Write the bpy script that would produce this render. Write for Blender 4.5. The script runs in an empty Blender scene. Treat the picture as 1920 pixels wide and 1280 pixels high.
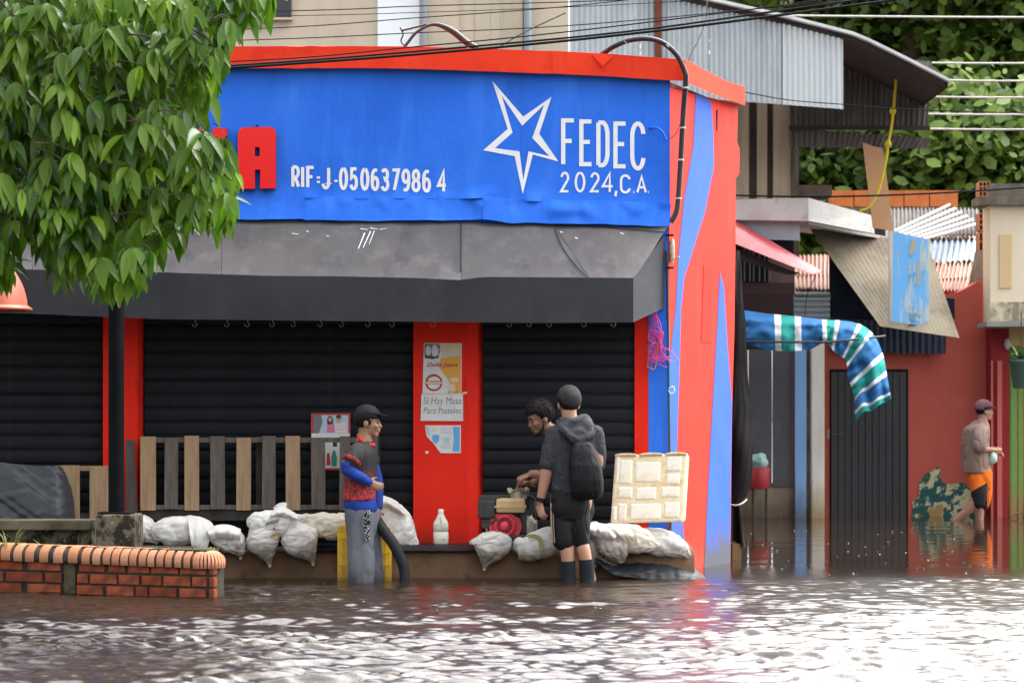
import bpy, bmesh, math, random
import numpy as np
from mathutils import Vector, Matrix, noise
random.seed(7); rng = np.random.default_rng(7)
S0 = bpy.context.scene; COL = S0.collection
# ---------------------------------------------------------------- camera, sky, sun, exposure
F, CH, HY, CX = 4470.0, 1.2, 785.0, 960.0
cd = bpy.data.cameras.new('camera'); cam = bpy.data.objects.new('camera', cd); COL.objects.link(cam)
cam.location = (0, 0, CH); cam.rotation_euler = (math.radians(90), 0, 0)
cd.sensor_width = 36; cd.lens = F / 1920 * 36; cd.shift_y = (HY - 640) / 1920
cd.clip_end = 2000; cd.clip_start = .5
cd.dof.use_dof = True; cd.dof.focus_distance = 17.8; cd.dof.aperture_fstop = 4.2
S0.camera = cam
SUN_EL, SUN_AZ = 58, 45          # degrees: elevation, and bearing clockwise from +Y (high on the right, beyond the shop; veiled by cloud)
wd = bpy.data.worlds.new('World'); S0.world = wd; wd.use_nodes = True
nt = wd.node_tree; nt.nodes.clear()
sk = nt.nodes.new('ShaderNodeTexSky'); sk.sky_type = 'NISHITA'; sk.sun_disc = False
sk.sun_elevation = math.radians(SUN_EL); sk.sun_rotation = math.radians(SUN_AZ)
sk.air_density = 1.0; sk.dust_density = 6.0; sk.ozone_density = 1.0
hs = nt.nodes.new('ShaderNodeHueSaturation'); hs.inputs['Saturation'].default_value = .22
bg = nt.nodes.new('ShaderNodeBackground'); bg.inputs['Strength'].default_value = .15
ou = nt.nodes.new('ShaderNodeOutputWorld')
nt.links.new(sk.outputs[0], hs.inputs['Color']); nt.links.new(hs.outputs[0], bg.inputs['Color']); nt.links.new(bg.outputs[0], ou.inputs['Surface'])
sl = bpy.data.lights.new('sun', 'SUN'); sl.energy = 1.1; sl.angle = math.radians(115); sl.color = (1, .96, .9)
so = bpy.data.objects.new('sun', sl); COL.objects.link(so)
_ce, _az = math.cos(math.radians(SUN_EL)), math.radians(SUN_AZ)
_sd = Vector((math.sin(_az) * _ce, math.cos(_az) * _ce, math.sin(math.radians(SUN_EL))))
so.rotation_euler = _sd.to_track_quat('Z', 'Y').to_euler(); so.location = (5, -5, 30)
vs = S0.view_settings; vs.view_transform = 'Standard'; vs.look = 'None'; vs.gamma = 1; vs.use_curve_mapping = False
vs.exposure = 2.15
S0.cycles.use_denoising = True; S0.cycles.sample_clamp_indirect = 6
S0.cycles.max_bounces = 6

# ---------------------------------------------------------------- helpers
def P(px, py, Y): return Vector(((px - CX) * Y / F, Y, CH + (HY - py) * Y / F))
FS, FY = .03, 18.5                                  # shop front: Y = FY + FS*X
FN = Vector((FS, -1, 0)).normalized()
def W(px, py, out=0.0):
    k = (px - CX) / F; Y = (FY - out) / (1 - FS * k); return P(px, py, Y)
CB = W(1255, 785); CC = P(1378, 785, 20.0)
_sdv = (CC - CB); _sdv.z = 0; SU = _sdv.normalized(); SN = Vector((SU.y, -SU.x, 0))
def S(px, py, out=0.0):
    k = (px - CX) / F; c = CB + SN * out
    Y = (c.x * SN.x + c.y * SN.y) / (k * SN.x + SN.y); return P(px, py, Y)
def lerp(a, b, t): return a + (b - a) * t
def poly(pts, x):
    if x <= pts[0][0]: return pts[0][1]
    for (a, b), (c, d) in zip(pts, pts[1:]):
        if x <= c: return b + (d - b) * (x - a) / (c - a)
    return pts[-1][1]
def catmull(pts, n):
    pts = [np.array(p, float) for p in pts]; out = []
    q = [2 * pts[0] - pts[1]] + pts + [2 * pts[-1] - pts[-2]]
    m = len(pts) - 1
    for i in range(n + 1):
        t = i / n * m; k = min(int(t), m - 1); t -= k
        a, b, c, d = q[k:k + 4]
        out.append(.5 * (2 * b + (c - a) * t + (2 * a - 5 * b + 4 * c - d) * t * t + (3 * b - a - 3 * c + d) * t ** 3))
    return out
def nz(p, s=1.0, o=0.0): return noise.noise(Vector((p[0] * s + o, p[1] * s + o * 1.7, p[2] * s - o)))

class MB:
    def __init__(s): s.v = []; s.f = []; s.m = []; s.sm = []
    def add(s, vs, fs, m=0, smooth=False):
        b = len(s.v); s.v += [Vector(v) for v in vs]
        for f in fs: s.f.append([b + i for i in f]); s.m.append(m); s.sm.append(smooth)
        return s
    def hexa(s, p, m=0):
        return s.add(p, [(0, 3, 2, 1), (4, 5, 6, 7), (0, 1, 5, 4), (1, 2, 6, 5), (2, 3, 7, 6), (3, 0, 4, 7)], m)
    def box(s, lo, hi, m=0, R=None):
        (a, b, c), (d, e, f) = lo, hi
        p = [Vector(q) for q in ((a, b, c), (d, b, c), (d, e, c), (a, e, c), (a, b, f), (d, b, f), (d, e, f), (a, e, f))]
        if R: p = [R @ q for q in p]
        return s.hexa(p, m)
    def prism(s, pts, vec, m=0, ms=None):
        n = len(pts); vec = Vector(vec); pts = [Vector(p) for p in pts]
        b = pts + [p + vec for p in pts]
        s.add(b, [list(range(n)), list(range(2 * n - 1, n - 1, -1))], m)
        s.add(b, [(i, (i + 1) % n, n + (i + 1) % n, n + i) for i in range(n)], m if ms is None else ms)
        return s
    def loft(s, rings, m=0, smooth=True, cap=True):
        n = len(rings[0]); vs = [p for r in rings for p in r]; fs = []
        for i in range(len(rings) - 1):
            for j in range(n):
                fs.append((i * n + j, i * n + (j + 1) % n, (i + 1) * n + (j + 1) % n, (i + 1) * n + j))
        s.add(vs, fs, m, smooth)
        if cap: s.add(list(rings[0]) + list(rings[-1]), [list(range(n - 1, -1, -1)), list(range(n, 2 * n))], m, False)
        return s
    def tube(s, pts, r, n=8, m=0, smooth=0, up=None, flat=1.0, rnd=False):
        """circular (or flattened) tube; smooth = number of resampled points; rnd = rounded ends"""
        pts = [Vector(p) for p in pts]
        rs = list(r) if hasattr(r, '__len__') else [r] * len(pts)
        if smooth:
            d = catmull([(*p, q) for p, q in zip(pts, rs)], smooth); pts = [Vector(x[:3]) for x in d]; rs = [max(1e-4, x[3]) for x in d]
        if rnd:
            d0 = (pts[0] - pts[1]).normalized(); d1 = (pts[-1] - pts[-2]).normalized(); a, b = rs[0], rs[-1]
            p0, p1 = pts[0], pts[-1]
            pts = [p0 + d0 * a * .98, p0 + d0 * a * .75] + [p0 + d0 * a * .4] + pts + [p1 + d1 * b * .4, p1 + d1 * b * .75, p1 + d1 * b * .98]
            rs = [a * .2, a * .66, a * .92] + rs + [b * .92, b * .66, b * .2]
        rings = []; u = None
        for i, p in enumerate(pts):
            t = (pts[min(i + 1, len(pts) - 1)] - pts[max(i - 1, 0)]).normalized()
            if u is None:
                u = Vector(up) if up else (Vector((0, 0, 1)) if abs(t.z) < .9 else Vector((1, 0, 0)))
            u = (u - t * u.dot(t)).normalized(); w = t.cross(u)
            rings.append([p + (u * math.cos(2 * math.pi * j / n) + w * math.sin(2 * math.pi * j / n) * flat) * rs[i] for j in range(n)])
        return s.loft(rings, m)
    def ell(s, c, r, R=None, m=0, nu=14, nv=9):
        c = Vector(c); rings = []
        for i in range(nv + 1):
            a = math.pi * (i + .02) / (nv + .04) ; ring = []
            for j in range(nu):
                b = 2 * math.pi * j / nu
                q = Vector((math.sin(a) * math.cos(b) * r[0], math.sin(a) * math.sin(b) * r[1], -math.cos(a) * r[2]))
                ring.append(c + (R @ q if R else q))
            rings.append(ring)
        return s.loft(rings, m)
    def lathe(s, c, prof, n=24, m=0, R=None, cap=True):
        c = Vector(c)
        rings = []
        for r, z in prof:
            ring = [Vector((r * math.cos(2 * math.pi * j / n), r * math.sin(2 * math.pi * j / n), z)) for j in range(n)]
            rings.append([c + (R @ q if R else q) for q in ring])
        return s.loft(rings, m, True, cap)
    def sheet(s, fn, nu, nv, th=.004, m=0, mf=None, smooth=True):
        """grid fn(u,v) with real thickness th"""
        g = [[Vector(fn(i / nu, j / nv)) for j in range(nv + 1)] for i in range(nu + 1)]
        nrm = [[None] * (nv + 1) for _ in range(nu + 1)]
        for i in range(nu + 1):
            for j in range(nv + 1):
                a = g[min(i + 1, nu)][j] - g[max(i - 1, 0)][j]; b = g[i][min(j + 1, nv)] - g[i][max(j - 1, 0)]
                c = a.cross(b); nrm[i][j] = c.normalized() if c.length > 1e-12 else Vector((0, 0, 1))
        idx = lambda i, j, k: (k * (nu + 1) + i) * (nv + 1) + j
        vs = [g[i][j] for i in range(nu + 1) for j in range(nv + 1)] + [g[i][j] - nrm[i][j] * th for i in range(nu + 1) for j in range(nv + 1)]
        b = len(s.v); s.v += vs
        def f(q, mm): s.f.append([b + k for k in q]); s.m.append(mm); s.sm.append(smooth)
        for i in range(nu):
            for j in range(nv):
                mm = mf((i + .5) / nu, (j + .5) / nv) if mf else m
                f((idx(i, j, 0), idx(i + 1, j, 0), idx(i + 1, j + 1, 0), idx(i, j + 1, 0)), mm)
                f((idx(i, j, 1), idx(i, j + 1, 1), idx(i + 1, j + 1, 1), idx(i + 1, j, 1)), mm)
        def rim(seq):
            b2 = len(s.v)
            for (i, j) in seq: s.v += [vs[idx(i, j, 0)], vs[idx(i, j, 1)]]
            for k in range(len(seq) - 1):
                s.f.append([b2 + 2 * k, b2 + 2 * k + 1, b2 + 2 * k + 3, b2 + 2 * k + 2]); s.m.append(mf((min(seq[k][0], nu - 1) + .5) / nu, (min(seq[k][1], nv - 1) + .5) / nv) if mf else m); s.sm.append(False)
        for j in (0, nv): rim([(i, j) for i in range(nu + 1)])
        for i in (0, nu): rim([(i, j) for j in range(nv + 1)])
        return s
    def mesh(s, name, org, mats, fix=True):
        me = bpy.data.meshes.new(name)
        me.from_pydata([v - org for v in s.v], [], s.f)
        for mt in mats: me.materials.append(mt)
        me.polygons.foreach_set('material_index', s.m); me.polygons.foreach_set('use_smooth', s.sm)
        if fix:
            bm = bmesh.new(); bm.from_mesh(me); bmesh.ops.recalc_face_normals(bm, faces=bm.faces); bm.to_mesh(me); bm.free()
        me.update(); return me
    def build(s, name, mats, parent=None, fix=True, bevel=0, org=None):
        if not isinstance(mats, (list, tuple)): mats = [mats]
        A = np.array([tuple(v) for v in s.v]); lo, hi = A.min(0), A.max(0)
        if org is None:
            org = Vector(((lo[0] + hi[0]) / 2, (lo[1] + hi[1]) / 2, lo[2] if parent is None else (lo[2] + hi[2]) / 2))
        me = s.mesh(name, org, mats, fix)
        if bevel:
            bm = bmesh.new(); bm.from_mesh(me)
            es = [e for e in bm.edges if len(e.link_faces) == 2 and e.calc_face_angle(0) > .6]
            bmesh.ops.bevel(bm, geom=es, offset=bevel, segments=2, affect='EDGES', profile=.6)
            bm.to_mesh(me); bm.free(); me.update()
        return place(name, me, org, parent)
WL = {}
def place(name, data, world, parent=None):
    o = bpy.data.objects.new(name, data); COL.objects.link(o)
    if parent is not None: o.parent = parent; o.location = Vector(world) - WL[parent.name]
    else: o.location = world
    WL[o.name] = Vector(world); return o
def tag(o, label=None, cat=None, group=None, kind=None):
    for k, v in (('label', label), ('category', cat), ('group', group), ('kind', kind)):
        if v: o[k] = v
    return o
def thing(name, label, cat, loc, group=None):
    return tag(place(name, None, Vector(loc)), label, cat, group)
def inst(src, world, parent=None, name=None, rot=None):
    o = src.copy(); COL.objects.link(o)
    o.name = name or src.name.split('.')[0]
    if parent is not None: o.parent = parent; o.location = Vector(world) - WL[parent.name]
    else: o.parent = None; o.location = world
    if rot: o.rotation_euler = rot
    WL[o.name] = Vector(world); return o
def fuse(mb, name, mats, parent, voxel=.007, smooth=4, mi=None, disp=None):
    """one continuous skin over the overlapping shapes in mb"""
    me = mb.mesh('tmp', Vector((0, 0, 0)), [], False)
    bm = bmesh.new(); bm.from_mesh(me); bmesh.ops.remove_doubles(bm, verts=bm.verts, dist=1e-6); bmesh.ops.recalc_face_normals(bm, faces=bm.faces); bm.to_mesh(me); bm.free()
    o = bpy.data.objects.new('tmp', me); COL.objects.link(o)
    r = o.modifiers.new('r', 'REMESH'); r.mode = 'VOXEL'; r.voxel_size = voxel
    if smooth:
        k = o.modifiers.new('s', 'SMOOTH'); k.factor = .5; k.iterations = smooth
    dg = bpy.context.evaluated_depsgraph_get()
    m2 = bpy.data.meshes.new_from_object(o.evaluated_get(dg))
    bpy.data.objects.remove(o); bpy.data.meshes.remove(me)
    m2.name = name; n = len(m2.vertices)
    if disp:
        ds = [v.co + v.normal * disp(v.co, v.normal) for v in m2.vertices]
        for v, d in zip(m2.vertices, ds): v.co = d
    m2.materials.clear()
    for mt in (mats if isinstance(mats, (list, tuple)) else [mats]): m2.materials.append(mt)
    if mi:
        for p in m2.polygons: p.material_index = mi(p.center)
    else:
        m2.polygons.foreach_set('material_index', [0] * len(m2.polygons))
    m2.polygons.foreach_set('use_smooth', [True] * len(m2.polygons))
    A = np.empty(n * 3); m2.vertices.foreach_get('co', A); A = A.reshape(-1, 3); lo, hi = A.min(0), A.max(0)
    org = Vector((lo + hi) / 2); A -= np.array(org); m2.vertices.foreach_set('co', A.ravel()); m2.update()
    return place(name, m2, org, parent)

# ---------------------------------------------------------------- materials
def srgb(r, g, b):
    f = lambda c: c / 12.92 if c <= .04045 else ((c + .055) / 1.055) ** 2.4
    return (f(r / 255), f(g / 255), f(b / 255), 1)
def rgba(c): return tuple(c) if len(c) == 4 else (*c, 1)
class NT:
    def __init__(s, name):
        s.m = bpy.data.materials.new(name); s.m.use_nodes = True; s.t = s.m.node_tree
        s.b = s.t.nodes['Principled BSDF']; s.co = None
    def n(s, typ, **kw):
        x = s.t.nodes.new('ShaderNode' + typ)
        for k, v in kw.items(): setattr(x, k, v)
        return x
    def l(s, a, b): s.t.links.new(a, b)
    def coord(s, stretch=(1, 1, 1), kind='Object'):
        if s.co is None: s.co = s.n('TexCoord')
        mp = s.n('Mapping'); mp.inputs['Scale'].default_value = stretch; s.l(s.co.outputs[kind], mp.inputs['Vector']); return mp.outputs[0]
    def noise(s, scale, stretch=(1, 1, 1), detail=4, rough=.55):
        x = s.n('TexNoise'); x.inputs['Scale'].default_value = scale; x.inputs['Detail'].default_value = detail; x.inputs['Roughness'].default_value = rough
        s.l(s.coord(stretch), x.inputs['Vector']); return x.outputs['Fac']
    def ramp(s, fac, lo, hi):
        x = s.n('MapRange'); x.inputs['From Min'].default_value = lo; x.inputs['From Max'].default_value = hi; s.l(fac, x.inputs['Value']); return x.outputs[0]
    def mix(s, fac, a, b):
        x = s.n('Mix', data_type='RGBA')
        if isinstance(fac, (int, float)): x.inputs[0].default_value = fac
        else: s.l(fac, x.inputs[0])
        for sock, c in ((x.inputs[6], a), (x.inputs[7], b)):
            if isinstance(c, (tuple, list)): sock.default_value = rgba(c)
            else: s.l(c, sock)
        return x.outputs[2]
def mat(name, col, rough=.6, col2=None, scale=4, lo=.38, hi=.68, stretch=(1, 1, 1), stain=None, sscale=2, slo=.55, shi=.7, sstretch=(1, 1, 1),
        bump=0, bscale=60, bstretch=(1, 1, 1), metal=0, spec=.5, rvar=0, low=None, stain2=None):
    k = NT(name); c = rgba(col)
    if rough >= .65 and spec == .5: spec = .12
    src = c
    if col2: src = k.mix(k.ramp(k.noise(scale, stretch), lo, hi), c, col2)
    if stain: src = k.mix(k.ramp(k.noise(sscale, sstretch, 6, .65), slo, shi), src, stain)
    if stain2: src = k.mix(k.ramp(k.noise(stain2[1], stain2[4], 6, .7), stain2[2], stain2[3]), src, stain2[0])
    if low:                                    # wear band low on the thing: (colour, world z full, world z none)
        g = k.n('NewGeometry'); sp = k.n('SeparateXYZ'); k.l(g.outputs['Position'], sp.inputs[0])
        ad = k.n('Math', operation='MULTIPLY_ADD'); k.l(k.noise(14, (1, 1, .18), 4), ad.inputs[0]); ad.inputs[1].default_value = -(low[2] - low[1]) * 1.3; k.l(sp.outputs['Z'], ad.inputs[2])
        f = k.ramp(ad.outputs[0], low[2] - (low[2] - low[1]) * .65, low[1] - (low[2] - low[1]) * .65); src = k.mix(f, src, low[0])
    if isinstance(src, tuple): k.b.inputs['Base Color'].default_value = src
    else: k.l(src, k.b.inputs['Base Color'])
    k.b.inputs['Roughness'].default_value = rough; k.b.inputs['Metallic'].default_value = metal; k.b.inputs['Specular IOR Level'].default_value = spec
    if bump:
        b = k.n('Bump'); b.inputs['Strength'].default_value = min(1, bump); b.inputs['Distance'].default_value = .01 * max(1, bump); k.l(k.noise(bscale, bstretch, 5), b.inputs['Height']); k.l(b.outputs[0], k.b.inputs['Normal'])
    return k.m
# ---------------------------------------------------------------- ground and water
g_mat = mat('road_mud', (.06, .045, .03), .9, (.09, .07, .05), 2)
mb = MB(); mb.add([(-300, -60, -.34), (300, -60, -.34), (300, 600, -.34), (-300, 600, -.34)], [(0, 1, 2, 3)])
tag(mb.build('road', g_mat, fix=False), 'flooded street bed lying under the brown water', kind='structure')

def axis(*segs):
    out = []
    for a, b, st in segs: out += list(np.arange(a, b - 1e-6, st))
    return np.array(out + [segs[-1][1]])
xs = axis((-300, -60, 40), (-60, -8, 4), (-8, -3.6, .2), (-3.6, 5.2, .024), (5.2, 9, .2), (9, 60, 4), (60, 300, 40))
ys = axis((-60, 4, 4), (4, 9.6, .3), (9.6, 19.2, .0115), (19.2, 31, .07), (31, 60, 2), (60, 600, 60))
X, Y = np.meshgrid(xs, ys)
def sst(a, b, x):
    t = np.clip((x - a) / (b - a), 0, 1); return t * t * (3 - 2 * t)
def band(n, l0, l1, seed, ani=1.0):
    r = np.random.default_rng(seed); h = np.zeros_like(X)
    for i in range(n):
        lam = l0 * (l1 / l0) ** r.random(); k = 2 * math.pi / lam; th = r.normal(math.pi / 2, .33) * ani
        ph = r.random() * 6.28
        q_ = k * (math.cos(th) * X + math.sin(th) * Y) + ph + .7 * np.sin(.55 * X * math.cos(i) + .6 * Y * math.sin(i * 1.3) + i); h += (np.sin(q_) + .38 * np.sin(2 * q_)) / k
    return h / math.sqrt(n / 2)
gust = sum(np.sin(a * X + b * Y + c) for a, b, c in ((.9, 2.1, 0.4), (-1.3, 3.3, 1.9), (.5, -4.9, 2.2), (2.2, 1.4, .3), (-.7, 5.9, 5.1))) / 5
near = 1 - sst(12.6, 15.4, Y + .45 * np.sin(X * 1.7) + .3 * gust)
right = sst(.75, 1.75, X - (Y - 15) * .05) * sst(12.2, 14.2, Y) * (1 - sst(17.0, 18.0, Y - .30 * (X - 1.5) + .25 * gust))
mid = (1 - sst(16.2, 18.4, Y)) * (1 - right)
A = .02 + .175 * np.clip(near, 0, 1) * (.75 + .55 * gust) + .125 * right * (.85 + .35 * gust) + .16 * mid * (.7 + .6 * gust)
A = np.clip(A, .008, .45)
far = sst(18.5, 20.5, Y); A = A * (1 - far) + far * .008
far = np.clip(far, 0, 1); H = A * ((1 - far) * band(80, .07, .21, 3) + (.28 + .3 * far) * band(14, .4, 1.1, 5))
edge = sst(-3.9, -3.3, X) * (1 - sst(4.8, 5.6, X)) * sst(9.0, 10.0, Y) * (1 - sst(29, 31, Y))
H *= edge
ny, nx = X.shape
co = np.stack([X, Y, H], -1).reshape(-1, 3).astype(np.float32)
ii = np.arange((ny - 1) * (nx - 1)); r0 = ii // (nx - 1); c0 = ii % (nx - 1); a0 = r0 * nx + c0
fc = np.stack([a0, a0 + 1, a0 + nx + 1, a0 + nx], -1).astype(np.int32)
me = bpy.data.meshes.new('water'); me.vertices.add(len(co)); me.vertices.foreach_set('co', co.ravel())
me.loops.add(fc.size); me.loops.foreach_set('vertex_index', fc.ravel()); me.polygons.add(len(fc))
me.polygons.foreach_set('loop_start', np.arange(0, fc.size, 4, dtype=np.int32)); me.polygons.foreach_set('use_smooth', np.ones(len(fc), bool))
me.update(calc_edges=True)
k = NT('flood_water'); k.co = k.n('TexCoord'); sp = k.n('SeparateXYZ'); k.l(k.co.outputs['Object'], sp.inputs[0]); rr_ = k.n('MapRange'); rr_.inputs['From Min'].default_value = 17.5; rr_.inputs['From Max'].default_value = 19.5; rr_.inputs['To Min'].default_value = .22; rr_.inputs['To Max'].default_value = .06; k.l(sp.outputs['Y'], rr_.inputs['Value']); k.l(rr_.outputs[0], k.b.inputs['Roughness']); k.b.inputs['IOR'].default_value = 1.6
k.l(k.mix(k.ramp(k.noise(.8), .35, .7), (.024, .0145, .009), (.015, .0095, .0065)), k.b.inputs['Base Color'])
b_ = k.n('Bump'); bs_ = k.n('MapRange'); bs_.inputs['From Min'].default_value = 17.0; bs_.inputs['From Max'].default_value = 20; bs_.inputs['To Min'].default_value = .4; bs_.inputs['To Max'].default_value = .03; k.l(sp.outputs['Y'], bs_.inputs['Value']); k.l(bs_.outputs[0], b_.inputs['Strength']); b_.inputs['Distance'].default_value = .004; k.l(k.noise(34, (1, 1, 1), 3), b_.inputs['Height']); k.l(b_.outputs[0], k.b.inputs['Normal'])
me.materials.append(k.m)
tag(place('flood_water', me, Vector((0, 0, 0))), 'rippled brown flood water covering the street', kind='structure')

# ---------------------------------------------------------------- pavement of the corner shop (curb)
curb_mat = mat('muddy_concrete', (.105, .060, .034), .85, (.14, .088, .054), 3, stain=(.055, .034, .021), sscale=5, bump=.6, bscale=30)
mb = MB()
def curb_pt(X_, v):
    prof = [(18.0 - .03, -.34), (18.0, -.02), (18.045, .17), (18.1, .205), (18.75, .235)]
    y, z = prof[v]; w = .018 * nz((X_ * 3, y, z), 1.3) + .012 * nz((X_ * 9, y, z), 1)
    return Vector((X_, y + w * (v < 4) , z + w * .6 * (v > 1)))
n = 110; Xs = [-4.6 + i * 5.98 / n for i in range(n + 1)]
mb.loft([[curb_pt(x, v) for v in range(5)] + [Vector((x, 18.75, -.34))] for x in Xs], 0, True)
tag(mb.build('pavement', curb_mat), 'muddy raised pavement edge in front of the corner shop', kind='structure')

# ---------------------------------------------------------------- the corner shop
blue = mat('blue_paint', (.03, .17, .78), .68, (.023, .138, .68), 1.6, stain=(.048, .205, .82), sscale=2.4, slo=.5, shi=.75, sstretch=(2, 1, .4), stain2=((.022, .115, .52), 2.2, .57, .80, (4, 1, .22)), bump=.35, bscale=18)
blue2 = mat('blue_corner_paint', (.045, .135, .64), .68, (.036, .115, .55), 2, .4, .7, stain2=((.06, .12, .42), 3, .58, .8, (3, 3, .2)), low=((.10, .105, .13), .10, .42), bump=.2, bscale=12)
redp = mat('red_paint', (.80, .028, .014), .68, (.74, .022, .012), 2.2, stain=(.76, .035, .02), sscale=4, stain2=((.46, .016, .01), 3, .60, .80, (3, 1, .25)), low=((.30, .03, .018), .16, .36), bump=.2, bscale=20)
redc = mat('red_corner_paint', (.68, .034, .018), .68, (.60, .028, .016), 1.6, stain=(.72, .055, .032), sscale=2.5, sstretch=(1, 1, .3), stain2=((.50, .03, .02), 3, .58, .8, (3, 3, .2)), bump=.2, bscale=14, low=((.5, .06, .04), 0, .25))
redpatch = mat('red_touch_up_paint', (.72, .026, .013), .68)
redband = mat('red_parapet_paint', (.84, .055, .02), .68, (.76, .042, .016), 2, stain2=((.55, .03, .012), 3, .58, .8, (3, 1, .3)), stain=(.7, .03, .012), sscale=3, bump=.25, bscale=16)
dark = mat('dark_void', (.012, .012, .014), .9)
shutter_m = mat('black_shutter_paint', (.0115, .013, .0165), .55, (.015, .0165, .02), 3, spec=.12, stain=(.028, .027, .027), sscale=7, slo=.6, shi=.85, sstretch=(1, 1, 3), stain2=((.03, .028, .027), 3, .58, .8, (2, 1, .5)), bump=.15, bscale=25)
awn_top = mat('grey_awning_sheet', (.105, .098, .099), .7, (.08, .076, .08), 1.6, stain=(.16, .15, .15), sscale=5, slo=.5, shi=.85, stain2=((.045, .043, .046), 1.6, .55, .78, (2, 1, 1)), sstretch=(1, 1, .5), bump=.15, bscale=8)  # lighter than the valance for dust, and for sky light put into the colour
awn_val = mat('grey_awning_valance', (.046, .049, .058), .65, (.038, .04, .048), 1.8, stain=(.066, .069, .079), sscale=2.5, slo=.5, shi=.85, bump=.15, bscale=6)
white = mat('white_paint', (.80, .80, .80), .55, (.72, .73, .76), 8)
conc = mat('grey_concrete', (.28, .27, .25), .85, (.2, .19, .17), 4, bump=.5, bscale=40)

shop = thing('corner_shop', 'blue and red painted corner shop with closed black shutters and lettered fascia', 'shop', W(700, 1030))
# main block behind the facade (footprint follows the two street faces)
A0 = W(-330, 785, -.14); B0 = W(1250, 785, -.14); C0 = S(1372, 785, -.1); D0 = Vector((CC.x + .55, 26.2, 0)); E0 = Vector((A0.x, 26.2, 0))
foot = []
for q in (A0, B0, C0, D0, E0): foot.append(Vector((q.x, q.y, -.34)))
mb = MB(); mb.prism(foot, (0, 0, 4.12)); mb.build('body', [dark], shop)
mb = MB(); mb.prism([Vector((q.x, q.y, 3.785)) for q in foot], (0, 0, .06)); mb.build('roof', [conc], shop)
# fascia: painted sheet that flares out and puckers above the awning
def fas_bot(px): return poly([(-330, 408), (420, 410), (560, 412), (640, 414), (860, 414), (905, 412), (960, 418), (1100, 420), (1258, 424)], px)
def fas_top(px): return poly([(-330, 120), (740, 120), (1100, 132), (1262, 146)], px)
def fas_out(px, py, sd=1):
    t, b = fas_top(px), fas_bot(px); v = (py - t) / (b - t); fl = max(0, (v - .80) / .20); q = (px / 60, lerp(t, b, v) / 60, sd)
    return .012 + .055 * fl ** 1.3 + .03 * fl * nz(q, .8) + .03 * math.exp(-((v - .88) / .07) ** 2) * max(0, nz(q, 1.7, 3.1)) * (1 + 1.2 * (px > 860)) + .005 * nz(q, .5)
def fas(u, v, px0, px1, sd):
    px = lerp(px0, px1, u); b = fas_bot(px); t = fas_top(px); py = lerp(t, b, v)
    fl = max(0, (v - .80) / .20); q = (px / 60, py / 60, sd)
    out = .012 + .055 * fl ** 1.3 + .03 * fl * nz(q, .8) + .03 * math.exp(-((v - .88) / .07) ** 2) * max(0, nz(q, 1.7, 3.1)) * (1 + 1.2 * (px > 860)) + .005 * nz(q, .5)
    return W(px, py + fl * 3 * nz(q, 1.1, 9), out)
MB().sheet(lambda u, v: fas(u, v * .86, -330, 1256, 1), 200, 34, .006).build('fascia_sheet', [blue], shop)
for i, (a, b) in enumerate(((-330, 120), (119, 571), (570, 907), (905, 1257))):
    MB().sheet(lambda u, v: fas(u, .845 + v * .155, a, b, i) + FN * (.003 + .004 * (i % 2)), 60, 10, .003).build('fascia_skirt', [blue], shop)
# solid wall behind the fascia
mb = MB(); mb.prism([W(-330, 118, -.003), W(1254, 145, -.003), W(1254, 427, -.003), W(-330, 415, -.003)], -FN * .3); mb.build('fascia_wall', [blue], shop)
# parapet band
def pb(px, t): return poly([(-330, 88), (700, 87), (800, 88), (1090, 98), (1180, 104), (1284, 112)], px) if t else poly([(-330, 129), (700, 128), (800, 130), (1100, 141), (1273, 152)], px)
n = 60; rings = []
for i in range(n + 1):
    px = lerp(-330, 1284, i / n); o = .10 + .004 * nz((px / 50, 0, 0), 1); w = 1.3 * nz((px / 30, 1, 0), 1)
    rings.append([W(px, pb(px, 0) + w, o), W(px, pb(px, 1) + w, o + .006), W(px, pb(px, 1), -.25), W(px, pb(px, 0), -.25)])
mb = MB().loft(rings, 0, False)
mb.build('parapet_band', [redband], shop, bevel=0)
n = 12; rings = []
for i in range(n + 1):
    u = i / n; px = lerp(1284.3, 1397, u); pt = poly([(0, 112), (.05, 114), (.35, 133), (.7, 153), (1, 163)], u); pbm = poly([(0, 152), (.1, 158), (.5, 178), (1, 198)], u); o = .085
    rings.append([S(px, pbm, o), S(px, pt, o), S(px, pt, -.3), S(px, pbm, -.3)])
MB().loft(rings, 0, False).build('parapet_band', [redband], shop)
# torn flap in the parapet paint
mb = MB(); mb.prism([W(1108, 101, .118), W(1150, 104, .118), W(1131, 124, .122), W(1137, 136, .118)], FN * .004)
mb.build('torn_sheet_edge', [redband], shop)
# the corner (chamfer) wall with its painted flashes
edge_r = [(1384, 196), (1382, 268), (1386, 276), (1387, 290), (1386, 326), (1380, 334), (1379, 460), (1377, 620), (1373, 755), (1371, 900), (1369, 1100)]
mb = MB(); mb.prism([S(1254.6, 165), *[S(a, b) for a, b in edge_r], S(1254.6, 1110)], -SN * .25); mb.build('corner_wall', [redc], shop)
st1 = [(1305, 173), (1332, 188), (1335, 210), (1337, 242), (1339, 310), (1322, 398), (1283, 521), (1277, 582), (1275, 671), (1269, 849), (1283, 1012), (1283, 1090), (1256, 1090), (1256, 671), (1267, 582), (1272, 483), (1283, 374), (1300, 276)]
st2 = [(1350, 511), (1357.5, 538), (1364.5, 650), (1372.6, 755), (1370.4, 900), (1368.4, 1100), (1318, 1100), (1320, 1068), (1332, 838), (1345, 613)]
for st in (st1, st2):
    MB().prism([S(a, b, .004) for a, b in st], -SN * .003).build('painted_flash', [blue2], shop)
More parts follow.
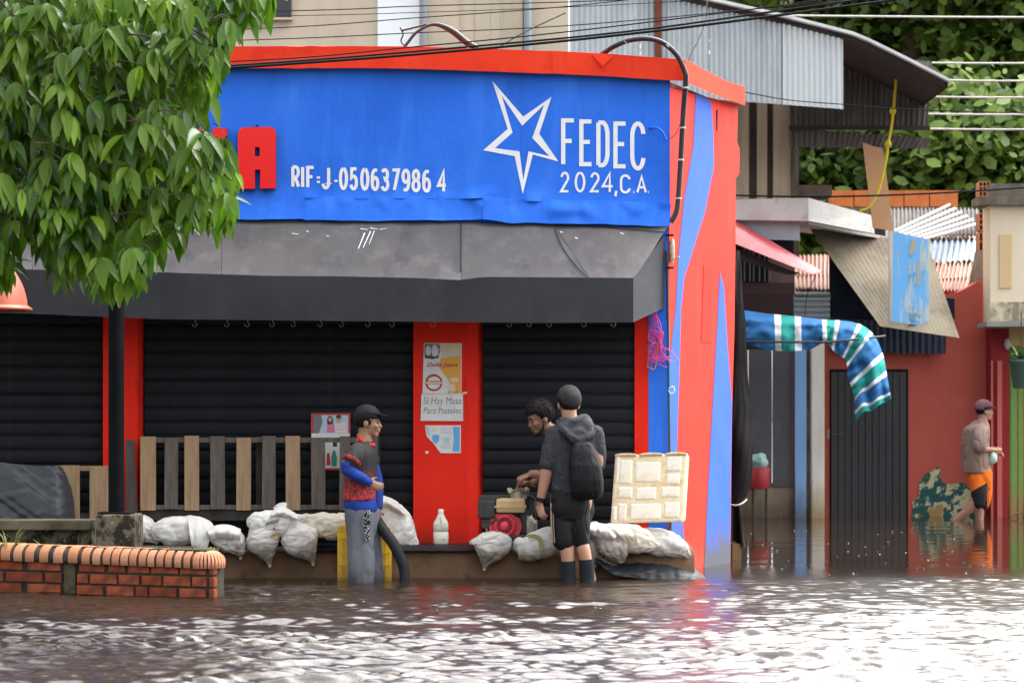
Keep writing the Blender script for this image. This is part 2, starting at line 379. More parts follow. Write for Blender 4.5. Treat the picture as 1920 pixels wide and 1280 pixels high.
MB().prism([S(a, b, .004) for a, b in ((1320, 497), (1336, 500), (1334, 643), (1315, 640))], -SN * .003).build('touch_up_patch', [redpatch], shop)
MB().prism([S(a, b, .004) for a, b in ((1343.5, 206), (1346, 206), (1345.5, 246), (1344, 246))], -SN * .003).build('wall_crack', [dark], shop)
# blue wall strip between the shutters and the corner, and the dark red jamb
mb = MB(); mb.prism([W(1216, 422, 0), W(1254.5, 424, 0), W(1254.5, 1110, 0), W(1216, 1110, 0)], -FN * .3); mb.build('blue_pillar', [blue], shop)
mb = MB(); mb.prism([W(1190, 590, -.02), W(1215.8, 590, -.004), W(1215.8, 1040, -.004), W(1190, 1040, -.02)], -FN * .2); mb.build('red_jamb', [redp], shop)
# central red pillar with its chamfered right side
q = [W(775, 785, .03), W(878, 785, .03), W(906, 785, -.10), W(906, 785, -.3), W(775, 785, -.3)]
mb = MB(); mb.prism([Vector((p.x, p.y, .19)) for p in q], (0, 0, 2.0)); mb.build('red_pillar', [redp], shop)
q = [W(193, 785, .03), W(258, 785, .03), W(270, 785, -.08), W(270, 785, -.3), W(193, 785, -.3)]
mb = MB(); mb.prism([Vector((p.x, p.y, .19)) for p in q], (0, 0, 2.0)); mb.build('red_pillar', [redp], shop)
# roller shutters, slat by slat
def shutter(px0, px1, z0, z1, pitch):
    sh = None; a, b = W(px0, 785, -.055), W(px1, 785, -.055); L = (b - a).length; d = (b - a).normalized(); nn = int((z1 - z0) / pitch)
    prof = []
    for t in (0, .03, .1, .25, .45, .65, .78, .84, .86, .90, .95, 1):
        prof.append((.010 * math.sin(math.pi * min(1, t / .86)) ** .5 if t < .86 else -.008 * math.sin(math.pi * (t - .86) / .14) - .001, t * pitch))
    back = MB(); back.prism([a + Vector((0, 0, z0 - a.z)), b + Vector((0, 0, z0 - a.z)), b + Vector((0, 0, z1 - a.z)), a + Vector((0, 0, z1 - a.z))], -FN * .02)
    for v in back.v: v -= FN * .03
    sh = back.build('roller_shutter', [shutter_m], shop)
    m = MB()
    rings = []
    for x in (0, L):
        rings.append([d * x + FN * o + Vector((0, 0, z)) for o, z in prof] + [d * x - FN * .012 + Vector((0, 0, pitch)), d * x - FN * .012])
    m.loft(rings, 0, True)
    me = m.mesh('slat', Vector((0, 0, 0)), [shutter_m])
    for i in range(nn):
        o = place('slat', me, Vector((a.x, a.y, z0 + i * pitch)) + FN * .004 * math.sin(i * 2.7 + px0), sh)
shutter(-330, 192, .21, 2.1, .108); shutter(271, 774, .21, 2.1, .108); shutter(905.5, 1190, .21, 2.06, .108)
# awning
hin = lambda px: poly([(-330, 412), (420, 414), (860, 418), (1250, 426)], px)
rid = lambda px: poly([(-330, 505), (0, 506), (290, 512), (500, 519), (640, 520), (780, 523), (862, 527), (905, 521), (1190, 523)], px)
bot = lambda px: poly([(-330, 582), (0, 586), (60, 588), (300, 598), (600, 601), (1005, 605), (1187, 604)], px)
def aw(px, t, o): return W(px, t, o)
def top(u, v, a, b, sd):
    pt = lerp(a[0], b[0], u); pr = lerp(a[1], b[1], u); pa, pc = W(pt, hin(pt), .03), W(pr, rid(pr), .60)
    p = pa.lerp(pc, v); q = (pt / 70, v * 3, sd)
    return p + Vector((0, 0, 1)) * (.010 * nz(q, .7) + .006 * nz(q, 2.2) - .02 * math.sin(math.pi * v) * .3)
for i, (a, b) in enumerate((((-330, -330), (60, 60)), ((60.7, 60.7), (415, 415)), ((415.7, 415.7), (865, 865)), ((865.7, 865.7), (1038, 1105)), ((1038.7, 1105.7), (1251, 1187)))):
    MB().sheet(lambda u, v: top(u, v, a, b, i), 40, 12, .004).build('awning_sheet', [awn_top], shop)
def val(u, v, a, b):
    px = lerp(a, b, u); p = W(px, lerp(rid(px) - 2, bot(px), v), .605); q = (px / 70, v, 0)
    return p + FN * (.012 * nz(q, .8) - .02 * v)
for a, b in ((-330, 300), (300, 1000.2), (1000.4, 1187)):
    MB().sheet(lambda u, v: val(u, v, a, b), 40, 8, .004).build('awning_valance', [awn_val], shop)
mb = MB(); mb.prism([W(1187.4, 522, .60), W(1187.4, 604, .59), W(1246, 577, .0), W(1247, 440, .0)], Vector((-.004, 0, 0))); mb.build('awning_end_panel', [awn_val], shop)
# hooks under the awning
hk = mat('hook_steel', (.3, .3, .31), .4, metal=.8)
def hook():
    m = MB(); m.tube([Vector((math.cos(a) * .017, 0, math.sin(a) * .017)) for a in np.linspace(-3.3, 1.2, 12)] + [Vector((.006, 0, .05))], .0035, 6)
    return m.mesh('hook', Vector((0, 0, 0)), [hk])
hm = hook()
for px in (365, 425, 463, 510, 550, 600, 640, 690, 735, 812, 955, 992, 1030, 1095, 1150): place('hook', hm, W(px, 608, .3), shop)
# scratches on the awning sheet
mb = MB()
for x0, y0, x1, y1, w in ((676, 432, 690, 434, 2), (694, 431, 709, 433, 2), (684, 440, 672, 470, 2.5), (695, 437, 681, 468, 2.2), (702, 436, 692, 462, 1.6), (712, 434, 726, 431, 1.4), (548, 441, 560, 443, 1.6), (575, 436, 579, 439, 2), (1078, 449, 1084, 451, 2.5), (1050, 438, 1056, 439, 2), (1163, 440, 1170, 442, 2), (612, 446, 618, 447, 1.5)):
    def tp(px, py): 
        t = (py - hin(px)) / (rid(px) - hin(px)); return W(px, hin(px), .03).lerp(W(px, rid(px), .60), t) + Vector((0, -.006, .012))
    a, b = tp(x0, y0), tp(x1, y1); d = (b - a).normalized(); c = d.cross(Vector((0, -.7, .7))).normalized() * w * .0021
    mb.add([a - c, a + c, b + c * .5, b - c * .5], [(0, 1, 2, 3)])
mb.build('paint_scratches', [white], shop, fix=False)
# seams on the awning
mb = MB()
for pts in ([(864, 419), (865, 470), (864, 512)], [(1040, 430), (1052, 462), (1072, 492), (1100, 522)], [(930, 420), (1100, 426), (1180, 432), (1245, 438)]):
    mb.tube([W(a, hin(a), .03).lerp(W(a, rid(a), .60), (b - hin(a)) / (rid(a) - hin(a))) + Vector((0, -.005, .011)) for a, b in pts], .0045, 5, smooth=12)
mb.build('awning_seam', [awn_val], shop)

# ---- lettering on the fascia
def arc(cx, cy, rx, ry, a0, a1, n=10): return [(cx + rx * math.cos(math.radians(lerp(a0, a1, i / n))), cy + ry * math.sin(math.radians(lerp(a0, a1, i / n)))) for i in range(n + 1)]
G = {
 'R': [[(0, 0), (0, 1)], [(0, 1)] + arc(.45, .74, .5, .26, 90, -90) + [(0, .48)], [(.4, .48), (1, 0)]],
 'I': [[(.5, 0), (.5, 1)]], 'F': [[(0, 0), (0, 1), (1, 1)], [(0, .53), (.8, .53)]], '=': [[(0, .35), (1, .35)], [(0, .62), (1, .62)]],
 'J': [[(.8, 1), (.8, .25)] + arc(.42, .25, .38, .25, 0, -170)], '-': [[(0, .45), (1, .45)]],
 'E': [[(1, 1), (0, 1), (0, 0), (1, 0)], [(0, .52), (.85, .52)]], 'D': [[(0, 0), (0, 1)], [(0, 1), (.4, 1)] + arc(.4, .7, .55, .3, 80, 0) + arc(.4, .3, .55, .3, 0, -80) + [(.4, 0), (0, 0)]],
 'C': [arc(.5, .72, .48, .28, 10, 180) + arc(.5, .28, .48, .28, 180, 350)],
 'A': [[(0, 0), (.5, 1), (1, 0)], [(.2, .32), (.8, .32)]], '.': [[(.35, .04), (.65, .04)]], ',': [[(.6, .12), (.3, -.18)]],
 '0': [arc(.5, .5, .48, .5, 90, 450, 18)], '2': [arc(.5, .73, .45, .27, 170, -20) + [(0, 0), (1, 0)]],
 '4': [[(.7, 0), (.7, 1), (0, .3), (1, .3)]], '5': [[(.95, 1), (.15, 1), (.08, .55)] + arc(.45, .32, .5, .32, 110, -160)],
 '6': [[(.85, .95)] + arc(.55, .6, .5, .38, 100, 180, 6) + arc(.5, .3, .45, .3, 180, 540, 14)], '3': [arc(.42, .75, .45, .25, 150, -80) + arc(.42, .27, .5, .27, 85, -160)],
 '7': [[(0, 1), (1, 1), (.3, 0)]], '9': [[(.15, .04)] + arc(.45, .4, .5, .38, -80, 0, 6) + arc(.5, .7, .45, .3, 0, -360, 14)],
 '8': [arc(.5, .75, .42, .25, -90, 270, 14), arc(.5, .26, .48, .26, 90, 450, 14)]}
def ribbon(m, pts, w, mi=0):
    pts = [Vector((*p, 0)) if len(p) == 2 else Vector(p) for p in pts]; L, R = [], []
    for i, p in enumerate(pts):
        a = (pts[i] - pts[i - 1]).normalized() if i else (pts[1] - pts[0]).normalized()
        b = (pts[i + 1] - pts[i]).normalized() if i < len(pts) - 1 else a
        t = (a + b); t = t.normalized() if t.length > .2 else a
        nrm = Vector((-t.y, t.x, 0)); c = max(.45, nrm.dot(Vector((-a.y, a.x, 0)))); L.append(p + nrm * w / c); R.append(p - nrm * w / c)
    n = len(pts)
    return L + R, [(i, i + 1, n + i + 1, n + i) for i in range(n - 1)]
def text_strokes(m, items, wpx, proj, mi=0):
    """items: (glyph, px left, px right, py top, py bottom)"""
    e = 0
    for g, x0, x1, t, b in items:
        for st in G[g]:
            vs_, fs_ = ribbon(m, [(lerp(x0 + wpx, x1 - wpx, x), -lerp(b - wpx, t + wpx, y)) for x, y in st], wpx)
            e = (e + .00012) % .0007
            m.add([proj(v.x, -v.y, e) for v in vs_], fs_, mi)
fp = lambda px, py, e: W(px, py, fas_out(px, py) + .0095 + e)
xs_ = [547, 564, 575, 592, 603, 625, 636, 656, 676, 695.5, 715, 734, 753, 772, 792, 820]
xe_ = [562, 571, 590, 601, 621, 634, 652, 671, 692, 711, 730, 749, 769, 788, 808, 838]
it = []
for i, ch in enumerate('RIF=J-0506379864'):
    t = lerp(312, 320, i / 15); b = lerp(352, 361, i / 15)
    if ch in '=-': x0, x1 = xs_[i], xe_[i]; it.append((ch, x0, x1 + 1, t + 6, b))
    else: it.append((ch, xs_[i] - 1, xe_[i] + 1, t - 2, b + 1))
mb = MB(); text_strokes(mb, [q for q in it if q[0] not in '=-'], 3.0, fp); text_strokes(mb, [q for q in it if q[0] in '=-'], 2.0, fp); mb.build('painted_number', [white], shop, fix=False)
mb = MB()
text_strokes(mb, [('F', 1052, 1080, 222, 312), ('E', 1086, 1113, 224, 312), ('D', 1118, 1144, 226, 314), ('E', 1150, 1177, 228, 316), ('C', 1181, 1211, 228, 320)], 4.0, fp)
text_strokes(mb, [('2', 1050, 1068, 322, 361), ('0', 1077, 1098, 322, 361), ('2', 1106, 1125, 323, 361), ('4', 1128, 1151, 323, 362), (',', 1150, 1160, 325, 364), ('C', 1162, 1183, 327, 363), ('.', 1184, 1193, 325, 364), ('A', 1193, 1213, 329, 363), ('.', 1212, 1220, 325, 364)], 2.2, fp)
mb.build('painted_name', [white], shop, fix=False)
so_ = [(923, 152), (981, 219), (1034, 182), (1011, 251), (1047, 303), (999, 290), (980, 364), (965, 293), (906, 282), (952, 242)]
si_ = [(941, 180), (979, 236), (1020, 197), (998, 259), (1030, 293), (991, 284), (981, 338), (974, 284), (928, 278), (961, 249)]
mb = MB(); n = 10
for i in range(n):
    j = (i + 1) % n
    for s_ in range(6):
        ta, tb = s_ / 6, (s_ + 1) / 6; mb.add([fp(*(lerp(A_[i][k_], A_[j][k_], t_) for k_ in (0, 1)), 0) for A_, t_ in ((so_, ta), (so_, tb), (si_, tb), (si_, ta))], [(0, 1, 2, 3)])
mb.build('painted_star', [white], shop, fix=False)
# raised red letters
redl = mat('red_letter_acrylic', (.80, .008, .008), .35); lside = mat('letter_side', (.25, .004, .006), .5)
def raised(name, outer, holes, parent):
    bm = bmesh.new(); es = []
    for lp in [outer] + holes:
        vs_ = [bm.verts.new(W(a, b, .085)) for a, b in lp]
        es += [bm.edges.new((vs_[i], vs_[(i + 1) % len(vs_)])) for i in range(len(vs_))]
    r = bmesh.ops.triangle_fill(bm, edges=es, use_beauty=True); fs_ = [g for g in r['geom'] if isinstance(g, bmesh.types.BMFace)]
    ex = bmesh.ops.extrude_face_region(bm, geom=fs_); vv = [g for g in ex['geom'] if isinstance(g, bmesh.types.BMVert)]
    for v in vv: v.co -= FN * .06
    bmesh.ops.recalc_face_normals(bm, faces=bm.faces)
    for f in bm.faces: f.material_index = 0 if abs(f.normal.dot(FN)) > .9 else 1
    o = W(sum(a for a, b in outer) / len(outer), sum(b for a, b in outer) / len(outer), .06)
    for v in bm.verts: v.co -= o
    me = bpy.data.meshes.new(name); bm.to_mesh(me); bm.free(); me.materials.append(redl); me.materials.append(lside)
    return place(name, me, o, parent)
def rc(cx, cy, r, a0, a1): return [(cx + r * math.cos(math.radians(lerp(a0, a1, i / 5))), cy - r * math.sin(math.radians(lerp(a0, a1, i / 5)))) for i in range(6)]
raised('raised_letter', [(447, 354), (446, 252)] + rc(458, 250, 11, 180, 90) + rc(506, 249, 11, 90, 0) + [(517, 353), (488, 353.5), (488, 318), (478, 318), (478, 354)], [[(478, 276), (487, 276), (487, 293), (478, 293)]], shop)
raised('raised_letter', [(354, 353), (354, 240), (378, 240), (378, 283), (402, 240), (425, 240), (425, 262), (402, 297), (425, 334), (425, 353), (402, 353), (378, 312), (378, 353)], [], shop)
stp = MB()
for px, py in ((482, 236), (424, 257)): stp.tube([W(px, py, .0), W(px, py, .09)], .008, 6)
stp.build('letter_bolt', [dark], shop)

# ---- fittings at the corner
blk = mat('black_cable_rubber', (.018, .018, .02), .5)
mb = MB(); pts = [(1126, 104, .0), (1150, 88, .12), (1180, 76, .16), (1215, 73, .18), (1245, 82, .18), (1270, 105, .18), (1284, 135, .17), (1286, 152, .16), (1281, 215, .1), (1277, 290, .06), (1272, 370, .05), (1268, 398, .05), (1258, 417, .05)]
mb.tube([W(a, b, o) for a, b, o in pts], .021, 10, smooth=60)
cab = mb.build('conduit_cable', [blk]); tag(cab, 'thick black conduit arching over the parapet and down the shop corner', 'cable')
mb = MB()
for a, b, o in ((1172, 79, .15), (1252, 87, .18), (1285, 165, .16), (1280, 240, .09), (1276.5, 300, .06), (1272, 372, .05)):
    p = W(a, b, o); mb.lathe(p, [(.0235, -.006), (.0245, 0), (.0235, .006)], 12, R=Matrix.Rotation(.8 if b < 90 else 0, 3, 'Y'))
mb.build('cable_tie', [mat('tie_plastic', (.5, .5, .5), .5)], cab)
mb = MB(); mb.tube([W(a, b, .13) for a, b in ((1282, 203), (1276, 230), (1266, 252), (1252, 263))], .0035, 5, smooth=14)
mb.build('branch_wire', [blk], cab)
mb = MB(); mb.tube([W(1219, 240, .0), W(1222, 240, .06), W(1232, 240, .09), (W(1243, 250, .09)), W(1248, 262, .08)], .0105, 8, smooth=16); mb.build('pipe_stub', [blue], shop)
gm = mat('green_pipe_plastic', (.01, .09, .085), .45)
mb = MB(); mb.tube([W(1250, 470, .03), W(1251, 520, .03), W(1252, 600, .03)], .010, 8, smooth=8); mb.build('black_downpipe', [blk], shop)
mb = MB(); mb.tube([W(1253, 600, .03), W(1254, 720, .032), W(1256, 850, .03), W(1258, 1010, .03)], .009, 8, smooth=12); mb.build('green_pipe', [gm], shop)
mb = MB()
for y in (441, 502): mb.box(W(1248, y + 2, .03), W(1263, y - 2, .045))
mb.build('pipe_bracket', [dark], shop)
cream = mat('cream_plastic', (.55, .48, .36), .5, (.35, .28, .2), 30)
mb = MB(); mb.lathe(S(1260, 493, .02), [(.012, 0), (.02, .02), (.022, .12), (.018, .17), (.01, .19)], 12)
mb.tube([S(1263, 488, .03), S(1268, 484, .06), S(1274, 482, .09)], .006, 6); tag(mb.build('wall_lamp', [cream]), 'small cream lamp fitting on the red corner wall', 'lamp')
# pink string tangle
pk = mat('pink_string', (.75, .05, .22), .6); okm = mat('orange_string', (.75, .2, .1), .6)
r = random.Random(5); mb = MB()
for i in range(16):
    b0 = [(r.uniform(1219, 1234), r.uniform(578, 592))] if i < 9 else [(r.uniform(1225, 1240), r.uniform(640, 660))]
    p = b0 + [(r.uniform(1214, 1246), r.uniform(605 + 22 * j, 640 + 18 * j)) for j in range(3)] + [(r.uniform(1212, 1268), r.uniform(655, 690))]
    mb.tube([W(a, b, .05 + .04 * r.random()) for a, b in p], .0028, 4, smooth=26)
mb.tube([W(1248, 652, .07), W(1262, 662, .06), W(1274, 676, .05)], .0028, 4, smooth=8)
sg = mb.build('string_tangle', [pk]); tag(sg, 'tangle of pink string hanging on the blue wall strip', 'string')
mb = MB(); mb.tube([W(1214, 690, .06), W(1218, 650, .07), W(1232, 646, .07), W(1228, 690, .06), W(1216, 688, .06)], .004, 4, smooth=24); mb.build('orange_loop', [okm], sg)
mb = MB(); mb.tube([W(1254, 728, .05), W(1262, 724, .05), W(1265, 733, .05), W(1258, 738, .05), W(1253, 731, .05)], .003, 4, smooth=14); tag(mb.build('twine_knot', [white]), 'little loop of white twine knotted round the green pipe', 'twine')

# small flecks of foam and leaf bits drifting on the calm water
r = random.Random(21); mb = MB()
for i in range(90):
    px, py = (r.uniform(1395, 1900), r.uniform(992, 1078)) if i < 70 else (r.uniform(420, 1300), r.uniform(1092, 1150)); Yw = CH * F / (py - HY); p = P(px, py, Yw); p.z = .004; s_ = r.uniform(.004, .010)
    a = r.random() * 3; u_ = Vector((math.cos(a), math.sin(a), 0)) * s_; w_ = Vector((-math.sin(a), math.cos(a), 0)) * s_ * .6
    mb.add([p - u_, p + w_, p + u_, p - w_, p + Vector((0, 0, s_ * .25))], [(0, 1, 4), (1, 2, 4), (2, 3, 4), (3, 0, 4)])
tag(mb.build('floating_debris', [mat('pale_scum', (.62, .60, .55), .7, (.35, .30, .2), 3)], fix=False), 'pale flecks of scum drifting on the flood water', kind='stuff')
# ---------------------------------------------------------------- posters
paper = mat('white_paper', (.70, .69, .68), .7, (.60, .60, .60), 9); ink = mat('grey_pencil_ink', (.22, .22, .24), .8); oran = mat('print_orange', (.75, .36, .05), .6)
pred = mat('print_red', (.45, .03, .03), .6); pgrey = mat('print_grey', (.16, .16, .17), .6); lblue = mat('print_blue', (.12, .36, .68), .6); pskin = mat('print_skin', (.55, .28, .2), .6)
ppink = mat('print_pink', (.62, .16, .28), .6); pblack = mat('print_black', (.03, .03, .035), .6); pgreen = mat('print_green', (.03, .25, .17), .6); psky = mat('print_pale_blue', (.40, .52, .62), .6); tan = mat('print_cream', (.68, .55, .34), .6)
PM = [paper, ink, oran, pred, pgrey, lblue, pskin, ppink, pblack, pgreen, psky, tan]
class Flat:
    """flat print: coloured shapes a fraction of a millimetre above their sheet"""
    def __init__(s, base, th=.002): s.m = MB(); s.o = base; s.e = 0; s.th = th
    def sheet(s, pts, mi=0): s.m.prism([W(a, b, s.o + s.th) for a, b in pts], -FN * s.th, mi, 0); s.o += s.th
    def shape(s, pts, mi): s.e += .0004; s.m.add([W(a, b, s.o + s.e) for a, b in pts], [list(range(len(pts)))], mi)
    def disc(s, x, y, rx, ry, mi, n=20): s.shape([(x + rx * math.cos(2 * math.pi * i / n), y + ry * math.sin(2 * math.pi * i / n)) for i in range(n)], mi)
    def text(s, t, x, y, h, mi, wpx, shear=0, off=.0):
        cu = bpy.data.curves.new('t', 'FONT'); cu.body = t; cu.size = 1; cu.shear = shear; cu.offset = off; cu.resolution_u = 3
        o = bpy.data.objects.new('t', cu); COL.objects.link(o); bpy.context.view_layer.update()
        me = bpy.data.meshes.new_from_object(o.evaluated_get(bpy.context.evaluated_depsgraph_get())); bpy.data.objects.remove(o)
        mx = max(v.co.x for v in me.vertices); s.e += .0004
        s.m.add([W(x + v.co.x / mx * wpx, y - v.co.y * h, s.o + s.e) for v in me.vertices], [tuple(p.vertices) for p in me.polygons], mi); bpy.data.meshes.remove(me)
    def build(s, name, parent=None): return s.m.build(name, PM, parent, fix=False)
f = Flat(.034); f.sheet([(795, 643), (866, 643), (865, 738), (792, 738)])
f.shape([(826, 672), (864, 666), (864, 736), (853, 737), (843, 716), (824, 690)], 2); f.shape([(824, 644), (865, 644), (865, 668), (830, 669)], 11)
f.shape([(796, 644), (824, 645), (826, 655), (822, 672), (796, 668)], 4); f.shape([(796, 667), (822, 670), (812, 673), (797, 671)], 8); f.disc(803, 657, 5, 9, 0); f.disc(815, 657, 6, 11, 0)
f.text('Cande', 818, 666, 19, 0, 44, .2); f.text('Doña Juana', 800, 687, 11, 3, 58, .35, .015)
f.disc(813.5, 717, 16, 16, 3, 28); f.shape([(802, 714), (804, 709), (810, 706), (818, 706), (823, 709), (826, 714)], 0); f.shape([(802, 720), (804, 726), (810, 729), (818, 729), (823, 725), (826, 720)], 0); f.shape([(798, 715.5), (829, 715.5), (829, 719), (798, 719)], 11)
f.disc(852, 712, 9, 5, 11); f.disc(848, 730, 6, 12, 11); f.text('Arepas', 840, 736, 5, 8, 19, 0)
tag(f.build('food_poster'), 'orange and white food poster with red round badge, top of the red pillar', 'poster')
f = Flat(.038); f.sheet([(790, 738.6), (868, 738.3), (868.5, 789), (788.5, 788.5)])
f.text('Si Hay Masa', 793, 757, 19, 1, 72, .15); f.text('Para Pasteles', 793, 775, 17, 1, 72, .15)
tag(f.build('handwritten_note'), 'white sheet with pencil handwriting below the food poster', 'note')
f = Flat(.034); f.sheet([(797, 797), (864, 797), (864, 849), (826, 849), (820, 841), (812, 830), (800, 818), (798, 808)])
f.shape([(849, 800), (862, 800), (862, 846), (848, 846), (851, 822)], 5); f.shape([(798, 799), (804, 799), (806, 815), (800, 814)], 10); f.disc(813, 806, 4, 3.5, 11); f.shape([(810, 816), (817, 814), (824, 816), (823, 826), (817, 832), (811, 826)], 5)
for y in (803, 808, 811, 834, 838): f.shape([(826, y), (846, y), (846, y + 1.2), (826, y + 1.2)], 10)
f.shape([(832, 819), (842, 819), (842, 830), (832, 830)], 10)
tag(f.build('certificate'), 'pale blue certificate with torn lower left corner on the red pillar', 'certificate')
f = Flat(.034); f.shape([(797, 845), (804, 846), (803, 850), (798, 850)], 0); f.shape([(866, 735), (877, 734), (875, 738), (868, 739)], 11); f.build('paper_scrap', shop)
f = Flat(-.02); f.sheet([(583, 774), (657, 774), (657, 881), (583, 881)], 3)
f.shape([(587, 778), (653, 778), (653, 812), (587, 812)], 10); f.shape([(587, 778), (602, 778), (605, 790), (598, 812), (587, 812)], 4); f.disc(619, 789, 6, 10, 8); f.disc(619, 786, 3.5, 4.5, 6); f.shape([(613, 796), (626, 794), (630, 810), (613, 810)], 7)
f.disc(635, 786, 5, 6.5, 6); f.disc(635, 781, 5, 3.5, 8); f.shape([(627, 795), (648, 792), (652, 811), (628, 811)], 0)
for y in (797, 801, 805): f.shape([(629, y), (650, y - 1), (650, y), (629, y + 1)], 7)
f.shape([(584, 812), (656, 812), (656, 824), (584, 824)], 0); f.shape([(587, 824), (653, 824), (653, 877), (587, 877)], 0); f.shape([(624, 828), (632, 828), (632, 837), (624, 837)], 8)
f.shape([(591, 826), (606, 826), (606, 870), (591, 870)], 9); f.shape([(613, 850), (618, 848), (620, 872), (612, 872)], 3); f.shape([(624, 846), (626, 842), (629, 846), (632, 858), (631, 874), (622, 874), (621, 858)], 9)
tag(f.build('drink_advert'), 'red framed drink advert with people on the shutter behind the pallet', 'poster')

# ---------------------------------------------------------------- pallets
wtan = mat('tan_pallet_wood', (.36, .245, .15), .75, (.27, .175, .10), 6, stretch=(6, 1, .6), stain=(.13, .09, .06), sscale=4, slo=.58, shi=.8, sstretch=(3, 1, .6), bump=.4, bscale=18, bstretch=(5, 1, .4))
wgrey = mat('grey_pallet_wood', (.135, .115, .10), .8, (.085, .07, .062), 6, stretch=(6, 1, .6), stain=(.19, .165, .14), sscale=4, slo=.6, shi=.8, bump=.5, bscale=18, bstretch=(5, 1, .4))
wdark = mat('dark_wood_and_gap_shade', (.05, .043, .04), .85, (.03, .027, .025), 7)
def fbox(m, x0, y0, x1, y1, o0, o1, mi=0, skew=0):
    q = [W(x0 + skew, y0, o1), W(x1 + skew, y0, o1), W(x1, y1, o1), W(x0, y1, o1)]; m.prism(q, -FN * (o1 - o0), mi)
pal = thing('large_pallet', 'long pallet standing on edge with tan and grey boards above the sandbags', 'pallet', W(480, 1000, .2))
for i, (a, b, w) in enumerate(((263, 292, 0), (308, 333, 1), (346, 373, 0), (395, 422, 1), (443, 470, 0), (491, 516, 1), (536, 563, 0), (584, 610, 1), (636, 655, 1), (686, 708, 1))):
    m = MB(); fbox(m, a, 818 + 2 * math.sin(i * 2), b, 955 + 1.5 * math.cos(i * 3), .20, .218 + .002 * (i % 3), skew=1.2 * math.sin(i * 1.7)); m.build('board', [wgrey if w else wtan], pal, bevel=.002)
for y in (820, 946): 
    m = MB(); fbox(m, 262, y, 708, y + 9, .16, .199); m.build('rail', [wgrey], pal)
for x in (268, 480, 690):
    m = MB(); fbox(m, x, 818, x + 22, 1024, .06, .158); m.build('post', [wdark], pal)
m = MB(); fbox(m, 262, 957, 708, 975, .06, .19); m.build('gap_shade_bar', [wdark], pal)  # dark bar standing for the shadow in the gap below the boards
ps = thing('small_pallet', 'small tan boarded pallet beside the black tarp', 'pallet', W(160, 1000, .2))
for a, b, t in ((112, 149, 872), (168, 205, 874)):
    m = MB(); fbox(m, a, t, b, 972, .20, .22); m.build('board', [wtan], ps, bevel=.002)
m = MB(); fbox(m, 100, 873, 206, 882, .16, .199); m.build('rail', [wtan], ps)
m = MB(); fbox(m, 100, 962, 206, 1024, .12, .199); m.build('rail', [wdark], ps)
m = MB(); m.prism([W(236, 822, .20), W(252, 826, .20), W(254, 900, .24), W(258, 960, .27), W(258, 1022, .27), W(236, 1022, .27)], -FN * .02)
tag(m.build('leaning_board', [mat('weathered_board', (.085, .07, .068), .85, (.05, .042, .04), 8, stretch=(4, 1, .5))]), 'dark weathered board leaning behind the lamp post', 'board')

# ---------------------------------------------------------------- black plastic over the goods at the left
plas = mat('black_plastic_film', (.03, .034, .042), .4, (.042, .047, .056), 3, spec=.4, bump=.25, bscale=10)
def tarp(u, v):
    px = lerp(-260, 133, u) - 0; pt = 868 + 5 * math.sin(u * 9); py = lerp(pt, 978, v); q = (px / 40, py / 40, 0)
    drop = max(0, (u - .90) / .10)
    out = .26 + .14 * math.sin(min(1, v * 1.15) * 1.5) - .16 * drop ** 2 + .03 * nz(q, .7) + .022 * abs(nz((q[0] * .6 + q[1], q[1], 0), 1.4)) + .02 * abs(nz((q[0] - q[1] * 1.4, 0, 3), 1.7))
    return W(px + 8 * v * (u > .9), py + 6 * (1 - v) * drop, out)
mb = MB().sheet(tarp, 90, 36, .003); mb.prism([W(-250, 900, .2), W(95, 900, .2), W(95, 1023, .2), W(-250, 1023, .2)], -FN * .15)
tag(mb.build('black_tarp', [plas]), 'glossy black plastic sheet draped over goods at the far left', 'tarp')

# ---------------------------------------------------------------- planter, slab, lamp post
def PW(px, py, out=0): 
    k = (px - CX) / F; Y = (16.0 - .385 * 2.004 - out) / (1 + .385 * k)   # wall front: Y = 16.0 - .385*(X + 2.004)
    return P(px, py, Y)
_pa = PW(0, 785); _pb = PW(401, 785); PU = (_pb - _pa); PU.z = 0; PU.normalize(); PN = Vector((PU.y, -PU.x, 0))
mort = mat('dark_mossy_mortar', (.045, .04, .035), .9, (.075, .065, .05), 8, stain=(.03, .035, .02), sscale=5, bump=.8, bscale=50)
brm = []
for i, (c, c2) in enumerate((((.33, .075, .03), (.22, .05, .024)), ((.27, .06, .026), (.17, .04, .022)), ((.38, .10, .046), (.27, .066, .03)))):
    brm.append(mat('clay_brick_%s' % 'abc'[i], c, .8, c2, 9, stain=(.10, .045, .03), sscale=9, slo=.5, shi=.72, bump=.5, bscale=60))
tile_m = [mat('terracotta_coping', (.56, .255, .14), .75, (.46, .195, .10), 8, stain=(.27, .11, .065), sscale=9, slo=.55, shi=.78, bump=.25, bscale=40), mat('pale_terracotta_coping', (.60, .30, .18), .75, (.5, .225, .125), 8, stain=(.27, .11, .065), sscale=9, slo=.55, shi=.78, bump=.25, bscale=40)]
plr = thing('brick_planter', 'low red brick planter wall with striped terracotta coping in the water', 'planter', PW(200, 1115))
s = lambda px: 1 + (401 - px) / 401 * -.037            # px heights shrink to the left along the receding wall
def prow(px, zy): return 785 + (zy - 785) * s(px)      # zy: row height as seen at px 401
core = MB(); a, b = PW(-420, 785, -.012), PW(399, 785, -.012)
core.prism([Vector((a.x, a.y, -.34)), Vector((b.x, b.y, -.34)), Vector((b.x, b.y, .255)), Vector((a.x, a.y, .255))], -PN * .16); core.build('mortar_core', [mort], plr)
e0 = Vector((b.x, b.y, 0)); BK = Vector((-.14, 1, 0)).normalized(); core = MB(); e1 = e0 - PN * .03 - PU * .002
